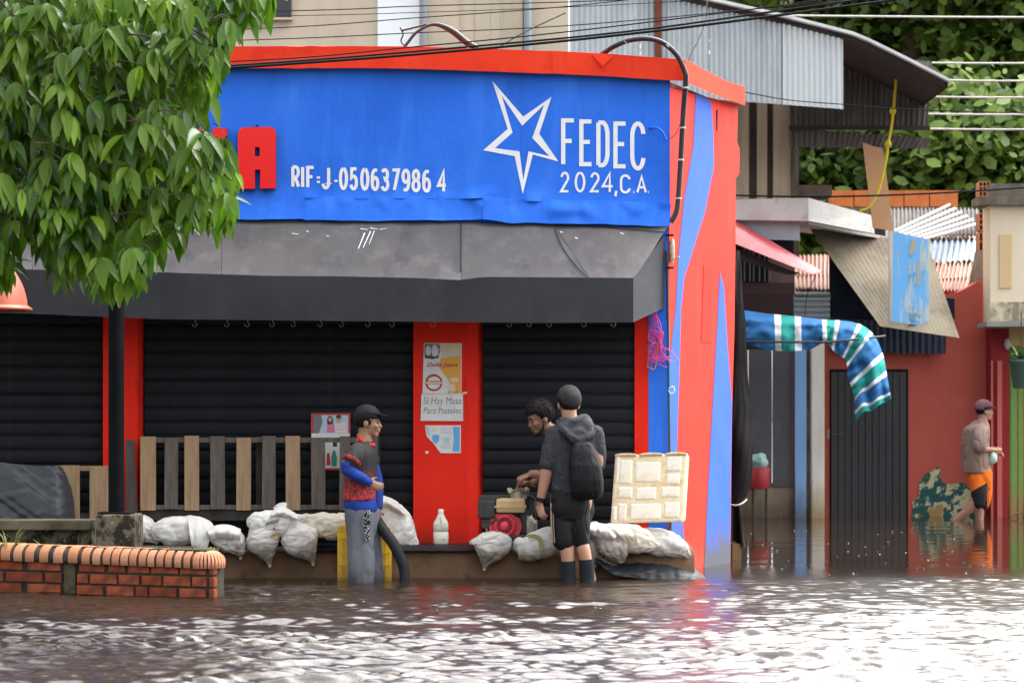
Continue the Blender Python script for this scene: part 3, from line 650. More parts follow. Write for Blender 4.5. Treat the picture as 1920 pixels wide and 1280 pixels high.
core.prism([Vector((e1.x, e1.y, -.34)), Vector((e1.x, e1.y, .19)), Vector((e1.x - .16, e1.y + .08, .19)), Vector((e1.x - .16, e1.y + .08, -.34))], BK * 1.5); core.build('mortar_core', [mort], plr)
K = 4.174
rows = [(1061.5, 1077, [(620, 815), (850, 975), (1005, 1165), (1185, 1390), (1410, 1605), (1638, 1672)], [(0, 175), (220, 470)]),
        (1082, 1099.5, [(605, 685), (705, 910), (930, 1085), (1110, 1260), (1280, 1485), (1505, 1612), (1638, 1672)], [(-60, 20), (50, 330), (355, 480)]),
        (1104, 1121, [(600, 800), (835, 1040), (1065, 1150), (1170, 1375), (1405, 1605), (1638, 1672)], [(0, 165), (215, 470)]),
        (1126, 1142, [(610, 760), (790, 960), (1000, 1190), (1220, 1400), (1430, 1605)], [(0, 200), (230, 470)])]
for t, bt, R_, L_ in rows:
    ext = [(x - 310 * j, x2 - 310 * j) for j in range(1, 5) for x, x2 in ((0, 165), (200, 290))]
    for x0, x1 in R_ + L_ + ext:
        a, b = x0 / K, x1 / K; o = .004 + .006 * random.random(); m = MB()
        q = [PW(a, prow(a, t), o), PW(b, prow(b, t), o), PW(b, prow(b, bt), o), PW(a, prow(a, bt), o)]
        m.prism(q, -PN * .05); m.build('brick', [random.choice(brm)], plr, bevel=.004)
    z1 = PW(401, t).z; z0 = PW(401, bt).z; j_ = [r_[0] for r_ in rows].index(t) % 2     # the short end face
    for a0, a1 in () if t < 1070 else (((.03, .14), (.16, .34), (.36, .54), (.56, .74), (.76, .94), (.96, 1.14)) if j_ else ((.02, .22), (.24, .44), (.46, .66), (.68, .88), (.90, 1.10))):
        pa_, pb_ = e0 + BK * a0, e0 + BK * a1; m = MB()
        m.prism([Vector((pa_.x, pa_.y, z0)), Vector((pa_.x, pa_.y, z1)), Vector((pb_.x, pb_.y, z1)), Vector((pb_.x, pb_.y, z0))], (.012, 0, 0)); m.build('brick', [random.choice(brm)], plr)
m = MB(); fq = [PW(120, 1056, .012), PW(140, 1056, .012), PW(141, 1150, .014), PW(121, 1150, .014)]; m.prism(fq, -PN * .03); m.build('mossy_pier', [mat('mossy_mortar', (.10, .085, .05), .9, (.05, .048, .035), 12, bump=.8, bscale=60)], plr)
# coping: bullnose tiles
def tile(width, mi, back=-.17):
    m = MB(); prof = []
    for t in np.linspace(0, math.pi / 2, 8): prof.append((-.047 + .095 * math.sin(t), -.07 + .075 * math.cos(t)))
    prof = [(back, .0)] + prof[:] + [(.046, -.112), (.02, -.112), (max(-.02, back + .01), -.08), (back, -.045)]
    rings = []
    for x in (-width / 2, width / 2):
        k = 1
        rings.append([Vector((x, -o * (k if o > 0 else 1), z * 1)) for o, z in prof])
    m.loft(rings, 0, True); return m.mesh('coping_tile', Vector((0, 0, 0)), [tile_m[mi]])
tx = [(35, 105), (135, 197), (225, 290), (335, 400), (445, 515), (560, 630), (665, 725), (750, 808), (832, 885), (902, 955), (970, 1025), (1040, 1090), (1112, 1165), (1180, 1230), (1250, 1300), (1318, 1365), (1392, 1440), (1463, 1510), (1535, 1585)]
tx = [(35 - 102 * j, 105 - 102 * j) for j in range(14, 0, -1)] + tx
def ztop(X_): return lerp(.352, .328, (X_ + 3.6) / 1.6)
yaw = math.atan2(PU.y, PU.x); tm = {}
for i, (x0, x1) in enumerate(tx):
    a, b = PW(x0 / K, 1030), PW(x1 / K, 1030); c = (a + b) / 2; w = (b - a).length; w = round(w, 3)
    me = tm.setdefault((w, i % 3 == 0), tile(w, int(i % 3 == 0)))
    o = place('coping_tile', me, Vector((c.x, c.y, ztop(c.x) - .02 + random.uniform(-.002, .002))), plr); o.rotation_euler = (0, 0, yaw + random.uniform(-.02, .02))
pc = PW(386, 1030, -.085); me = tile(.016, 1, -.05)
for j in range(10):
    an = yaw + math.radians(4 + j * 11.5); d = Vector((math.cos(an - math.pi / 2), math.sin(an - math.pi / 2), 0))
    o = place('coping_tile', me, Vector((pc.x, pc.y, ztop(pc.x) - .021)) + d * .085, plr); o.rotation_euler = (0, 0, an)
# dark bed of mortar under the coping
m = MB(); a, b = PW(-420, 785, .012), PW(384, 785, .012)
for zz0, zz1, oo in ((.225, .262, .0), (.262, .325, -.02)):
    m.prism([Vector((a.x, a.y, zz0 + .02)) - PN * oo * -1, Vector((b.x, b.y, zz0)) - PN * oo * -1, Vector((b.x, b.y, zz1 - .008)) - PN * oo * -1, Vector((a.x, a.y, zz1 + .012)) - PN * oo * -1], -PN * .17)
m.build('mortar_bed', [mort], plr)
a, b = PW(-420, 785), PW(384, 785); rg = []
for q_ in (a, b):
    zt_ = ztop(q_.x) - .026; ring = [(-.16, 0)] + [(-.051 + .094 * math.sin(t), -.07 + .074 * math.cos(t)) for t in np.linspace(0, math.pi / 2, 8)] + [(.040, -.105), (-.02, -.09), (-.16, -.06)]
    rg.append([Vector((q_.x, q_.y, zt_)) + PN * o_ + Vector((0, 0, z_)) for o_, z_ in ring])
MB().loft(rg, 0, True).build('coping_joint', [mort], plr)
# soil and grass inside
soil = mat('planter_soil', (.05, .04, .025), .95, (.07, .06, .03), 9, bump=1, bscale=30)
a, b = PW(-420, 785, -.17), PW(372, 785, -.17); m = MB()
m.prism([Vector((a.x, a.y, .24)), Vector((b.x, b.y, .24)), Vector((b.x, b.y, .24)) + BK * 1.2, Vector((a.x, a.y + 1.2, .24))], (0, 0, .03)); m.build('soil', [soil], plr)
grs = mat('grass_blades', (.10, .15, .025), .6, (.17, .19, .04), 12)
mb = MB(); r = random.Random(3)
def blade(p, h, lean):
    d = Vector((r.uniform(-1, 1), r.uniform(-.6, .6), 0)).normalized(); w = Vector((d.y, -d.x, 0)) * .004 + Vector((.003, 0, 0))
    q = [p, p + d * lean * .3 + Vector((0, 0, h * .6)), p + d * lean + Vector((0, 0, h))]; mb.add([q[0] - w, q[0] + w, q[1] + w * .8, q[1] - w * .8, q[2]], [(0, 1, 2, 3), (3, 2, 4)])
for i in range(700):
    px = r.uniform(255, 405); Y_ = r.uniform(16.2, 16.55); p = P(px, 1000, Y_); p.z = .27; blade(p, r.uniform(.015, .05), .04)
for px, h in ((10, .19), (14, .16), (24, .22), (27, .18), (83, .10), (146, .20), (148, .16), (60, .07)):
    for j in range(2): p = P(px + j * 2, 1000, 16.55); p.z = .27; blade(p, h, .09)
tag(mb.build('planter_grass', [grs], fix=False), 'short yellow green grass growing inside the brick planter', 'grass', kind='stuff')
# concrete slab and lamp base
mossy = mat('mossy_old_concrete', (.15, .13, .09), .9, (.03, .028, .02), 13, lo=.44, hi=.56, stain=(.36, .33, .24), sscale=22, slo=.62, shi=.68, bump=1.2, bscale=35)
slabm = mat('wet_slab_concrete', (.14, .125, .09), .75, (.07, .062, .045), 3, stain=(.05, .055, .03), sscale=6, bump=.7, bscale=30)
sb = thing('concrete_bench', 'mossy concrete slab bench behind the brick planter', 'bench', P(60, 1015, 16.95))
m = MB(); a, b = P(-430, 974, 17.0), P(168, 974, 16.9)
m.hexa([Vector((a.x, a.y, a.z - .07)), Vector((b.x, b.y, a.z - .07)), Vector((b.x, b.y + .3, a.z - .07)), Vector((a.x, a.y + .3, a.z - .07)), Vector((a.x, a.y, a.z)), Vector((b.x, b.y, a.z)), Vector((b.x, b.y + .3, a.z)), Vector((a.x, a.y + .3, a.z))])
m.build('seat_slab', [slabm], sb, bevel=.008); zt = a.z
m = MB(); m.box((a.x, 17.03, .1), (P(170, 0, 17).x, 17.26, zt - .072)); m.build('bench_wall', [mossy], sb)
lp = thing('lamp_post', 'black chipped lamp post on a mossy concrete block', 'lamp post', P(216, 1020, 16.85))
pp = P(218, 785, 16.9)
m = MB(); m.box((P(180, 0, 16.7).x, 16.7, .08), (P(254, 0, 16.7).x, 17.06, P(0, 965, 16.7).z)); m.build('concrete_base', [mossy], lp, bevel=.012)
m = MB(); zb = P(0, 965, 16.7).z; m.box((pp.x - .115, 16.79, zb + .002), (pp.x + .115, 17.01, zb + .014)); m.build('base_plate', [dark], lp)
polem = mat('black_pole_paint', (.005, .006, .0075), .6, spec=.05, col2=(.008, .009, .0105), scale=5, stain=(.30, .29, .28), sscale=14, slo=.70, shi=.74, sstretch=(1, 1, .6), bump=.2, bscale=20)
m = MB(); m.tube([(pp.x, pp.y, zb + .01), (pp.x, pp.y, 3.0)], .056, 20); m.build('pole', [polem], lp)
m = MB(); m.tube([(pp.x, pp.y, 2.9), (pp.x, pp.y, 3.1), (pp.x - .35, pp.y, 3.25), (pp.x - .85, pp.y, 3.05), (pp.x - .9, pp.y, 2.55)], .022, 10, smooth=24); m.build('arm', [polem], lp)
bell = mat('faded_orange_acrylic', (.62, .16, .09), .45, (.50, .12, .075), 5, stretch=(1, 1, .2), stain=(.30, .12, .08), sscale=6, slo=.52, shi=.75)
bc = P(-10, 582, 16.9); m = MB(); prof = []
for t in np.linspace(0, 1, 14): prof.append((.028 + .19 * math.sin(t * 1.55) ** .9 + .012 * t, .36 - .36 * t ** 1.25))
m.lathe((bc.x, bc.y, bc.z + .02), prof, 36, cap=False); m.lathe((bc.x, bc.y, bc.z), [(.238, .0), (.262, .0), (.264, .014), (.235, .034), (.225, .03)], 36, cap=False)
m.build('lamp_shade', [bell], lp)

# ---------------------------------------------------------------- sandbags
def bagmat(nm, c, c2): return mat(nm, c, .62, c2, 3, stain=tuple(x * .76 for x in c2), sscale=6, slo=.6, shi=.9, bump=.9, bscale=16, bstretch=(1.6, 1.6, .7), low=((.26, .21, .165), .15, .27))
bgA = bagmat('white_woven_sack', (.74, .715, .675), (.66, .635, .60)); bgB = bagmat('cream_woven_sack', (.70, .64, .52), (.60, .53, .42)); bgC = bagmat('grey_woven_sack', (.66, .625, .59), (.56, .53, .50))
def bag(label, pts, Y_, m_, depth=.85, seed=0, wr=.012, extra=None, tie=None):
    c = catmull([(a, b, q) for a, b, q in pts], 60); rings = []; sc = Y_ / F
    sp = [(P(x, y, Y_), max(q, .8) * sc) for x, y, q in c]; n = 56
    for i, (p, q) in enumerate(sp):
        t = (sp[min(i + 1, 60)][0] - sp[max(i - 1, 0)][0]).normalized(); sd = Vector((t.z, 0, -t.x)).normalized(); rg = []
        for j in range(n):
            an = 2 * math.pi * j / n; ca, sa = math.cos(an), math.sin(an)
            e = .78; ca, sa = math.copysign(abs(ca) ** e, ca), math.copysign(abs(sa) ** e, sa)
            pt = p + sd * ca * q + Vector((0, -1, 0)) * sa * min(q * depth, .11)
            u = i / 60
            cr_ = 1 - abs(nz((an * 3.2, u * 2.2, seed), 1.4, seed)) * 5
            cr2 = 1 - abs(nz((pt.x * 7 + an * .6, pt.y * 7, pt.z * 20), 1, seed + 4)) * 6
            w = 1.8 * wr * min(1, q / .05) * (.5 * nz(pt, 4, seed) - .55 * max(0, cr_) * (.35 + .65 * max(u - .35, .35 - u, 0) / .5) - .38 * max(0, cr2) + .35 * nz(pt, 20, seed))
            rg.append(pt + (pt - p).normalized() * w)
        rings.append(rg)
    m = MB(); m.loft(rings, 0, True); o = m.build('sandbag', [m_]); tag(o, label, 'sandbag', 'sandbags along the shop front')
    if tie:
        k = MB(); a, b, L = tie; k.lathe(P(a, b, Y_ - .01), [(.009, -.008), (.013, 0), (.009, .008)], 8)
        k.build('tie_string', [mat('bag_string', (.45, .38, .22), .8)], o)
    if extra: extra(o)
    return o
def flapper(pts_top, pts_bot, Y0, Y1, m_, name='loose_flap', sd=0, amp=.02):
    def add(o):
        def fn(u, v):
            a = catmull(pts_top, 20); b = catmull(pts_bot, 20); k = int(round(u * 20)); px, py = (a[k] * (1 - v) + b[k] * v)[:2]
            return P(px, py, lerp(Y0, Y1, v) - .045 * math.sin(v * 3.14) - amp * abs(nz((px / 14, py / 26, sd), 1)) - amp * .6 * nz((px / 7, py / 9, sd), 1))
        MB().sheet(fn, 20, 10, .003).build(name, [m_], o)
    return add
bag('white sandbag half hidden behind the mossy concrete block', [(238, 1005, 12), (255, 992, 26), (272, 994, 25), (286, 1006, 15), (297, 1018, 4)], 18.12, bgA, seed=1)
bag('large white sandbag with its mouth folded over its right end', [(288, 1006, 8), (304, 998, 24), (335, 995, 28), (366, 994, 26), (390, 996, 15), (398, 998, 5)], 18.08, bgA, seed=2, extra=flapper([(352, 972), (372, 968), (392, 976), (400, 984)], [(360, 1030), (368, 1034), (380, 1032), (388, 1030)], 18.02, 17.93, bgA))
bag('small white sandbag with creased top beside the large folded one', [(384, 1004, 6), (402, 1003, 17), (424, 1008, 23), (440, 1018, 23), (449, 1033, 13), (451, 1044, 3)], 18.0, bgA, seed=3, wr=.02, tie=(451, 1046, 14), extra=flapper([(388, 992), (408, 984), (430, 984), (452, 992)], [(396, 1012), (412, 1008), (432, 1010), (450, 1012)], 17.93, 17.90, bgA, sd=3))
bag('grey teardrop sandbag hanging under the printed bag, left one', [(478, 980, 14), (489, 998, 31), (495, 1018, 31), (501, 1038, 17), (504, 1052, 6), (506, 1060, 3)], 17.97, bgC, seed=4, tie=(506, 1061, 22))
bag('grey teardrop sandbag between the printed bag and the yellow crate', [(556, 982, 16), (560, 1000, 34), (568, 1020, 33), (579, 1038, 18), (585, 1049, 7), (587, 1057, 3)], 17.97, bgC, seed=5, tie=(587, 1058, 8))
prt = mat('brown_print', (.45, .28, .12), .7); prg = mat('grey_print', (.3, .3, .33), .7)
def printed(o):
    def on(pts, mm, nm):
        m = MB(); m.sheet(lambda u, v: P(*[lerp(lerp(pts[0][k], pts[1][k], u), lerp(pts[3][k], pts[2][k], u), v) for k in (0, 1)], 17.862 + .012 * nz((u * 3, v * 3, 0))), 6, 4, .002); m.build(nm, [mm], o)
    on([(508, 1003), (520, 995), (523, 999), (511, 1008)], prt, 'printed_mark')
    for i in range(5): on([(497 + i * 5, 983 - i * 1.5), (503 + i * 5, 976 - i * 1.5), (504 + i * 5, 978 - i), (499 + i * 5, 986 - i)], prg, 'printed_mark')
    on([(512, 989), (515, 988), (515.5, 991), (512.5, 992)], pred, 'printed_mark'); 
    flapper([(508, 960), (520, 952), (536, 952), (560, 966)], [(505, 974), (522, 966), (536, 968), (556, 975)], 17.95, 17.88, bgA, sd=8, amp=.03)(o)
    flapper([(512, 952), (522, 944), (534, 942), (538, 944)], [(516, 956), (524, 954), (532, 954), (536, 956)], 18.1, 18.0, bgA, sd=5)(o)
bag('white printed sandbag with gathered mouth lying on top of two grey bags', [(463, 981, 5), (474, 979, 17), (496, 982, 24), (520, 982, 25), (544, 978, 20), (562, 974, 12), (574, 970, 5)], 17.95, bgA, seed=6, wr=.016, extra=printed)
bag('cream sandbag with wrinkled top lying left of the yellow crate', [(558, 970, 6), (574, 974, 13), (598, 982, 23), (622, 987, 26), (648, 984, 24), (672, 980, 12), (684, 976, 4)], 18.02, bgB, seed=7, wr=.018)
bag('tall white sandbag slumped against the red pillar behind the man', [(704, 934, 10), (716, 950, 26), (730, 974, 37), (744, 994, 37), (760, 1010, 27), (774, 1020, 15), (784, 1028, 3)], 18.2, bgA, seed=8, tie=(786, 1030, 10), extra=flapper([(706, 930), (722, 930), (744, 944), (764, 962)], [(708, 955), (724, 950), (740, 956), (756, 966)], 18.12, 18.08, bgC, sd=9))
bag('grey ribbed sandbag with pointed tail below the pump engine', [(918, 996, 18), (920, 1008, 38), (921, 1022, 39), (917, 1038, 27), (911, 1054, 11), (908, 1066, 3)], 17.96, bgC, seed=9, wr=.014, tie=(908, 1067, 4))
olv = mat('olive_strap', (.32, .31, .14), .7)
def strap(o):
    def fn(u, v):
        a = catmull([(990, 1001), (1006, 1002), (1018, 1012), (1019, 1030)], 20); b = catmull([(991, 1009), (1003, 1009), (1010, 1018), (1010, 1034)], 20); k = int(round(u * 20)); px, py = a[k] * (1 - v) + b[k] * v
        return P(px, py, 17.838)
    MB().sheet(fn, 20, 3, .003).build('printed_band', [olv], o)
bag('white sandbag with an olive band, between pump and backpack man', [(962, 1026, 5), (972, 1024, 21), (990, 1026, 25), (1012, 1020, 28), (1036, 1012, 27), (1056, 1004, 14), (1066, 1002, 4)], 17.96, bgA, seed=10, extra=strap)
bag('pale sandbag mostly hidden behind the bare calves', [(1086, 1002, 6), (1094, 1016, 24), (1102, 1036, 26), (1106, 1058, 20), (1108, 1074, 6)], 18.02, bgA, seed=11)
bag('grey sandbag with loosely folded top right of the backpack man', [(1104, 984, 6), (1114, 990, 14), (1134, 1004, 25), (1150, 1022, 29), (1160, 1040, 20), (1166, 1055, 5)], 17.95, bgC, seed=12, wr=.016, extra=flapper([(1103, 982), (1120, 980), (1140, 986), (1158, 1000)], [(1103, 1000), (1120, 1004), (1136, 1010), (1148, 1016)], 17.86, 17.84, bgA, sd=2, amp=.03))
bag('cream sandbag under the foam box with a crumpled paper corner', [(1138, 986, 6), (1158, 996, 18), (1182, 1009, 27), (1206, 1015, 24), (1226, 1021, 12), (1241, 1024, 2)], 17.97, bgB, seed=13, wr=.012, extra=flapper([(1136, 982), (1152, 982), (1168, 986), (1180, 990)], [(1152, 1000), (1166, 1012), (1182, 1022), (1196, 1012)], 17.88, 17.85, bgB, sd=4, amp=.03))
bag('long white sandbag under the foam box with its tail at the corner wall', [(1176, 1000, 10), (1206, 1010, 22), (1240, 1018, 28), (1268, 1028, 22), (1286, 1042, 11), (1300, 1052, 2)], 18.06, bgA, seed=14)
# plastic liners
plas2 = mat('wet_black_plastic', (.014, .016, .020), .5, (.02, .023, .028), 3, spec=.25, bump=.25, bscale=10)
def liner(u, v):
    t = catmull([(1112, 1034), (1150, 1046), (1200, 1042), (1250, 1044), (1288, 1056), (1320, 1080)], 60); b = catmull([(1118, 1052), (1150, 1076), (1200, 1084), (1250, 1087), (1290, 1086), (1325, 1085)], 60); k = int(round(u * 60))
    px, py = t[k] * (1 - v) + b[k] * v; q = (px / 22, py / 12, 0)
    return P(px, py, lerp(18.14, 17.9, v) - .05 * math.sin(v * 3.1) * (1 - u * .7) - .03 * abs(nz(q, .8)) - .012 * nz(q, 2.3))
tag(MB().sheet(liner, 60, 16, .003).build('black_plastic_liner', [plas2]), 'black plastic sheet trailing into the water under the right sandbags', 'plastic sheet')
def liner2(u, v):
    px = lerp(585, 905, u); q = (px / 25, v * 2, 2); return Vector((P(px, 1020, 18.1).x, lerp(18.30, 18.015, v) - .012 * nz(q, 1), .232 + .006 * nz(q, 1.5) + .012 * (1 - v) - .03 * max(0, v - .8) / .2))
tag(MB().sheet(liner2, 80, 8, .003).build('black_plastic_strip', [plas2]), 'thin black plastic strip lying on the pavement edge below the red pillar', 'plastic sheet')

# ---------------------------------------------------------------- yellow crate
yel = mat('yellow_crate_plastic', (.80, .47, .012), .42, (.70, .38, .01), 4, stain=(.4, .25, .03), sscale=6, slo=.62, shi=.8, low=((.42, .25, .03), 0, .15))
cr = thing('yellow_crate', 'yellow plastic crate standing on end behind the man with the hose', 'crate', P(683, 1087, 17.85))
x0, x1, zt_, y0, y1 = P(634, 0, 17.74).x, P(732, 0, 17.74).x, P(0, 985, 17.74).z, 17.73, 17.96
m = MB(); th = .02; zb = -.33
m.box((x0 + .02, y1 - .012, zb), (x1 - .02, y1, zt_ - .02)); m.build('base_panel', [yel], cr)
for xa, xb in ((x0, x0 + .016), (x1 - .016, x1)):
    m = MB(); m.box((xa, y0 + .02, zb), (xb, y1 - .013, zt_ - .04)); m.build('side_wall', [yel], cr)
m = MB(); m.box((x0 + .017, y0 + .02, zt_ - .02), (x1 - .017, y1 - .013, zt_ - .004)); m.build('side_wall', [yel], cr)
# heavy rim facing the street
fw = .085
for lo, hi in (((x0 - .005, y0, zb), (x0 + fw, y0 + .018, zt_ - .05)), ((x1 - fw, y0, zb), (x1 + .005, y0 + .018, zt_ - .05)), ((x0 + .03, y0, zt_ - .062), (x1 - .03, y0 + .018, zt_))):
    m = MB(); m.box(lo, hi); m.build('rim', [yel], cr, bevel=.006)
for xa, s_ in ((x0 - .005, 1), (x1 + .005, -1)):
    m = MB(); m.prism([Vector((xa, y0, zt_ - .0495)), Vector((xa + s_ * .006, y0, zt_ - .02)), Vector((xa + s_ * .02, y0, zt_ - .006)), Vector((xa + s_ * .0345, y0, zt_ - .001)), Vector((xa + s_ * .0345, y0, zt_ - .0495))], (0, .018, 0)); m.build('rim_corner', [yel], cr)
for sx in (x0 + .005, x1 - .06):
    for zz in (.31, .20, .11, .02):
        m = MB(); m.box((sx, y0 - .008, zz), (sx + .055, y0 - .0005, zz + .012)); m.build('rib', [yel], cr)
    m = MB(); m.box((sx + .022, y0 - .006, -.1), (sx + .031, y0 - .0008, .30)); m.build('rib', [yel], cr)

# ---------------------------------------------------------------- white jug
jm = mat('milky_jug_plastic', (.74, .73, .63), .4, (.66, .64, .54), 5)
jc = P(826.5, 1025, 18.25); jc.z = .243; kk = 18.25 / F
jg = thing('plastic_jug', 'tall milky white plastic bottle standing at the red pillar', 'bottle', jc)
m = MB(); rings = []
for h, w, d in ((0, .052, .04), (.006, .058, .045), (.09, .0585, .045), (.092, .055, .042), (.098, .055, .042), (.1, .0585, .045), (.155, .058, .044), (.175, .05, .04), (.205, .033, .03), (.228, .022, .022)):
    rings.append([jc + Vector((math.copysign(abs(math.cos(a)) ** .5, math.cos(a)) * w, math.copysign(abs(math.sin(a)) ** .6, math.sin(a)) * d, h)) for a in np.linspace(0, 2 * math.pi, 24, endpoint=False)])
m.loft(rings); m.build('body', [jm], jg)
m = MB(); m.lathe(jc + Vector((0, 0, .228)), [(.021, 0), (.022, .004), (.021, .036), (.016, .04)], 16); m.build('cap', [mat('white_cap', (.75, .73, .66), .4)], jg)
m = MB(); m.box(jc + Vector((-.03, -.0475, .112)), jc + Vector((-.002, -.0445, .152))); m.build('label', [mat('cream_label', (.66, .62, .42), .6)], jg)
m = MB(); m.box(jc + Vector((.012, -.0472, .036)), jc + Vector((.034, -.0445, .041))); m.build('printed_line', [pgrey], jg)
m = MB(); m.tube([jc + Vector((.0, -.03, .215)), jc + Vector((.004, -.05, .20)), jc + Vector((.006, -.05, .165))], .005, 6, smooth=8); m.build('handle', [jm], jg)

# ---------------------------------------------------------------- foam box
foam = mat('yellowed_foam', (.66, .52, .32), .75, (.72, .63, .47), 8, stain=(.50, .31, .12), sscale=7, slo=.48, shi=.72, bump=.5, bscale=120)
foamw = mat('pale_foam', (.72, .67, .57), .75, (.68, .58, .42), 5, lo=.48, hi=.72, stain=(.52, .36, .17), sscale=6, slo=.56, shi=.76, bump=.5, bscale=120)
fb = thing('foam_box', 'yellowed foam box base with square pads leaning upright on the sandbags', 'foam box', P(1220, 990, 18.0))
TL, TR, BR, BL = P(1153, 853, 18.12), P(1288, 850, 18.10), P(1281, 990, 17.95), P(1144, 981, 17.95)
BR = TR + BL - TL
ux = ((TR - TL) + (BR - BL)).normalized(); nrm = (TR - TL).cross(BL - TL).normalized(); nrm = nrm if nrm.y < 0 else -nrm
bk = Vector((.035, .16, .0))
def fpnt(u, v, o=0): return (TL.lerp(TR, u)).lerp(BL.lerp(BR, u), v) + nrm * o
m = MB(); m.hexa([fpnt(0, 1), fpnt(1, 1), fpnt(1, 1) + bk * .9, fpnt(0, 1) + bk * .9, fpnt(0, 0), fpnt(1, 0), fpnt(1, 0) + bk * .9 - Vector((0, 0, .02)), fpnt(0, 0) + bk * .9 - Vector((0, 0, .02))])
m.build('body', [foam], fb, bevel=.016)
pads = [(.08, .08, .25, .42), (.30, .12, .64, .40), (.73, .04, .93, .25), (.74, .30, .92, .44), (.08, .48, .27, .63), (.33, .49, .60, .66), (.68, .49, .92, .63), (.10, .72, .21, .95), (.27, .73, .68, .95), (.74, .72, .94, .93), (.02, .76, .075, .96), (.03, .02, .07, .4)]
for i, (a, b, c, d) in enumerate(pads):
    rg = []
    for o, e in ((-.003, -.014), (.0025, 0), (.005, .02)):
        q = []
        for (u, v) in ((a, b), (c, b), (c, d), (a, d)):
            for s_ in (0, 1):
                pass
            q.append((u + e * (1 if u == a else -1), v + e * (1 if v == b else -1)))
        ring = []
        for j in range(4):
            (u0, v0), (u1, v1) = q[j], q[(j + 1) % 4]
            for t in (.04, .35, .65, .96): ring.append(fpnt(lerp(u0, u1, t) + .004 * nz((u0 * 9 + t * 3, v0 * 9, i), 1), lerp(v0, v1, t) + .004 * nz((v0 * 9 + t * 3, u0 * 9, i), 1), o))
        rg.append(ring)
    m = MB(); m.loft(rg, 0, False); m.build('pad', [foamw], fb)
for u0, u1 in ((.0, .3), (.34, .66), (.70, .99)):
    m = MB(); rg = []
    for t in np.linspace(0, 1, 9):
        h = .010 * math.sin(math.pi * t) ** .5; p = fpnt(lerp(u0, u1, t), .012); rg.append([p + nrm * .012, p + nrm * .012 + Vector((0, 0, h + .006)), p + bk * .5 + Vector((0, 0, h + .004)), p + bk * .5 - Vector((0, 0, .01)), p - Vector((0, 0, .012))])
    m.loft(rg); m.build('top_lip', [foam], fb)

# ---------------------------------------------------------------- motor pump
pumpY = 18.06
pm_blk = mat('black_engine_parts', (.02, .021, .022), .5, (.05, .048, .045), 9, bump=.3, bscale=40); pm_red = mat('red_engine_cover', (.62, .03, .055), .45, (.5, .03, .045), 6, stain=(.28, .05, .05), sscale=8, slo=.55, shi=.8)
pm_tan = mat('cream_fuel_tank', (.62, .46, .23), .45, (.54, .38, .18), 5, stain=(.3, .2, .1), sscale=9, slo=.6, shi=.8); pm_metal = mat('dull_aluminium', (.42, .38, .32), .5, (.25, .22, .19), 9, metal=.4)
pu = thing('motor_pump', 'petrol water pump with cream tank and red starter cover on the sandbags', 'pump', P(948, 1008, pumpY))
q = lambda px, py, o=0: P(px, py, pumpY - o)
def rbox(x0, y0, x1, y1, o0, o1, mm, name, bev=.012):
    a, b = q(x0, y1, o1), q(x1, y0, o1); m = MB(); m.box((a.x, pumpY - o1, a.z), (b.x, pumpY - o0, b.z)); return m.build(name, [mm], pu, bevel=bev)
tk = rbox(930, 934, 985, 961, -.05, .15, pm_tan, 'fuel_tank', .022)
m = MB(); a, b = q(927.5, 950), q(986.5, 947); m.box((a.x, pumpY - .157, a.z), (b.x, pumpY + .055, b.z)); m.build('tank_seam', [pm_tan], tk)
rbox(896, 937, 929, 972, -.04, .13, pm_blk, 'air_filter', .014); rbox(899, 930, 938, 938, -.03, .12, pm_blk, 'air_filter_lid', .004)
rbox(903, 972, 925, 990, -.03, .10, pm_blk, 'carburettor', .01)
m = MB(); m.tube([q(911, 985, .08), q(915, 1004, .08)], .008, 8); m.build('bracket', [pm_metal], pu)
# recoil starter cover
Ry = Matrix.Rotation(math.radians(90), 3, 'X')
cc = q(946, 985, .12); rr = 27 * pumpY / F
oct_ = [(916, 1000), (921, 967), (930, 963), (958, 963), (975, 972), (979, 988), (973, 1003), (950, 1010)]
m = MB(); m.prism([q(a, b, .118) for a, b in oct_], (0, .10, 0)); m.build('starter_housing', [pm_red], pu, bevel=.008)
m = MB(); m.lathe(cc, [(rr * .78, 0), (rr * .80, .018), (rr * .70, .028), (rr * .55, .03), (rr * .52, .02), (rr * .12, .02)], 36, R=Ry); m.build('starter_cover', [pm_red], pu)
m = MB(); m.lathe(cc, [(rr * .30, .018), (rr * .30, .036), (rr * .22, .042), (rr * .02, .042)], 20, R=Ry); m.build('starter_hub', [mat('bright_red_hub', (.72, .05, .08), .4)], pu)
rbm = MB(); rbm.box((-.0035, -.031, rr * .32), (.0035, -.021, rr * .54)); rme = rbm.mesh('rib', Vector((0, 0, 0)), [pm_red])
for i in range(18): o = place('rib', rme, cc, pu); o.rotation_euler = (0, i * 2 * math.pi / 18, 0)
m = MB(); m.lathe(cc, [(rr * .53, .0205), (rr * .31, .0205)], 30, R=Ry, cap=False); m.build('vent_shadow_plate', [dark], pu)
m = MB(); m.tube([q(922, 980, .13), q(932, 973, .145)], .011, 8, rnd=True); m.build('pull_handle', [pm_blk], pu)
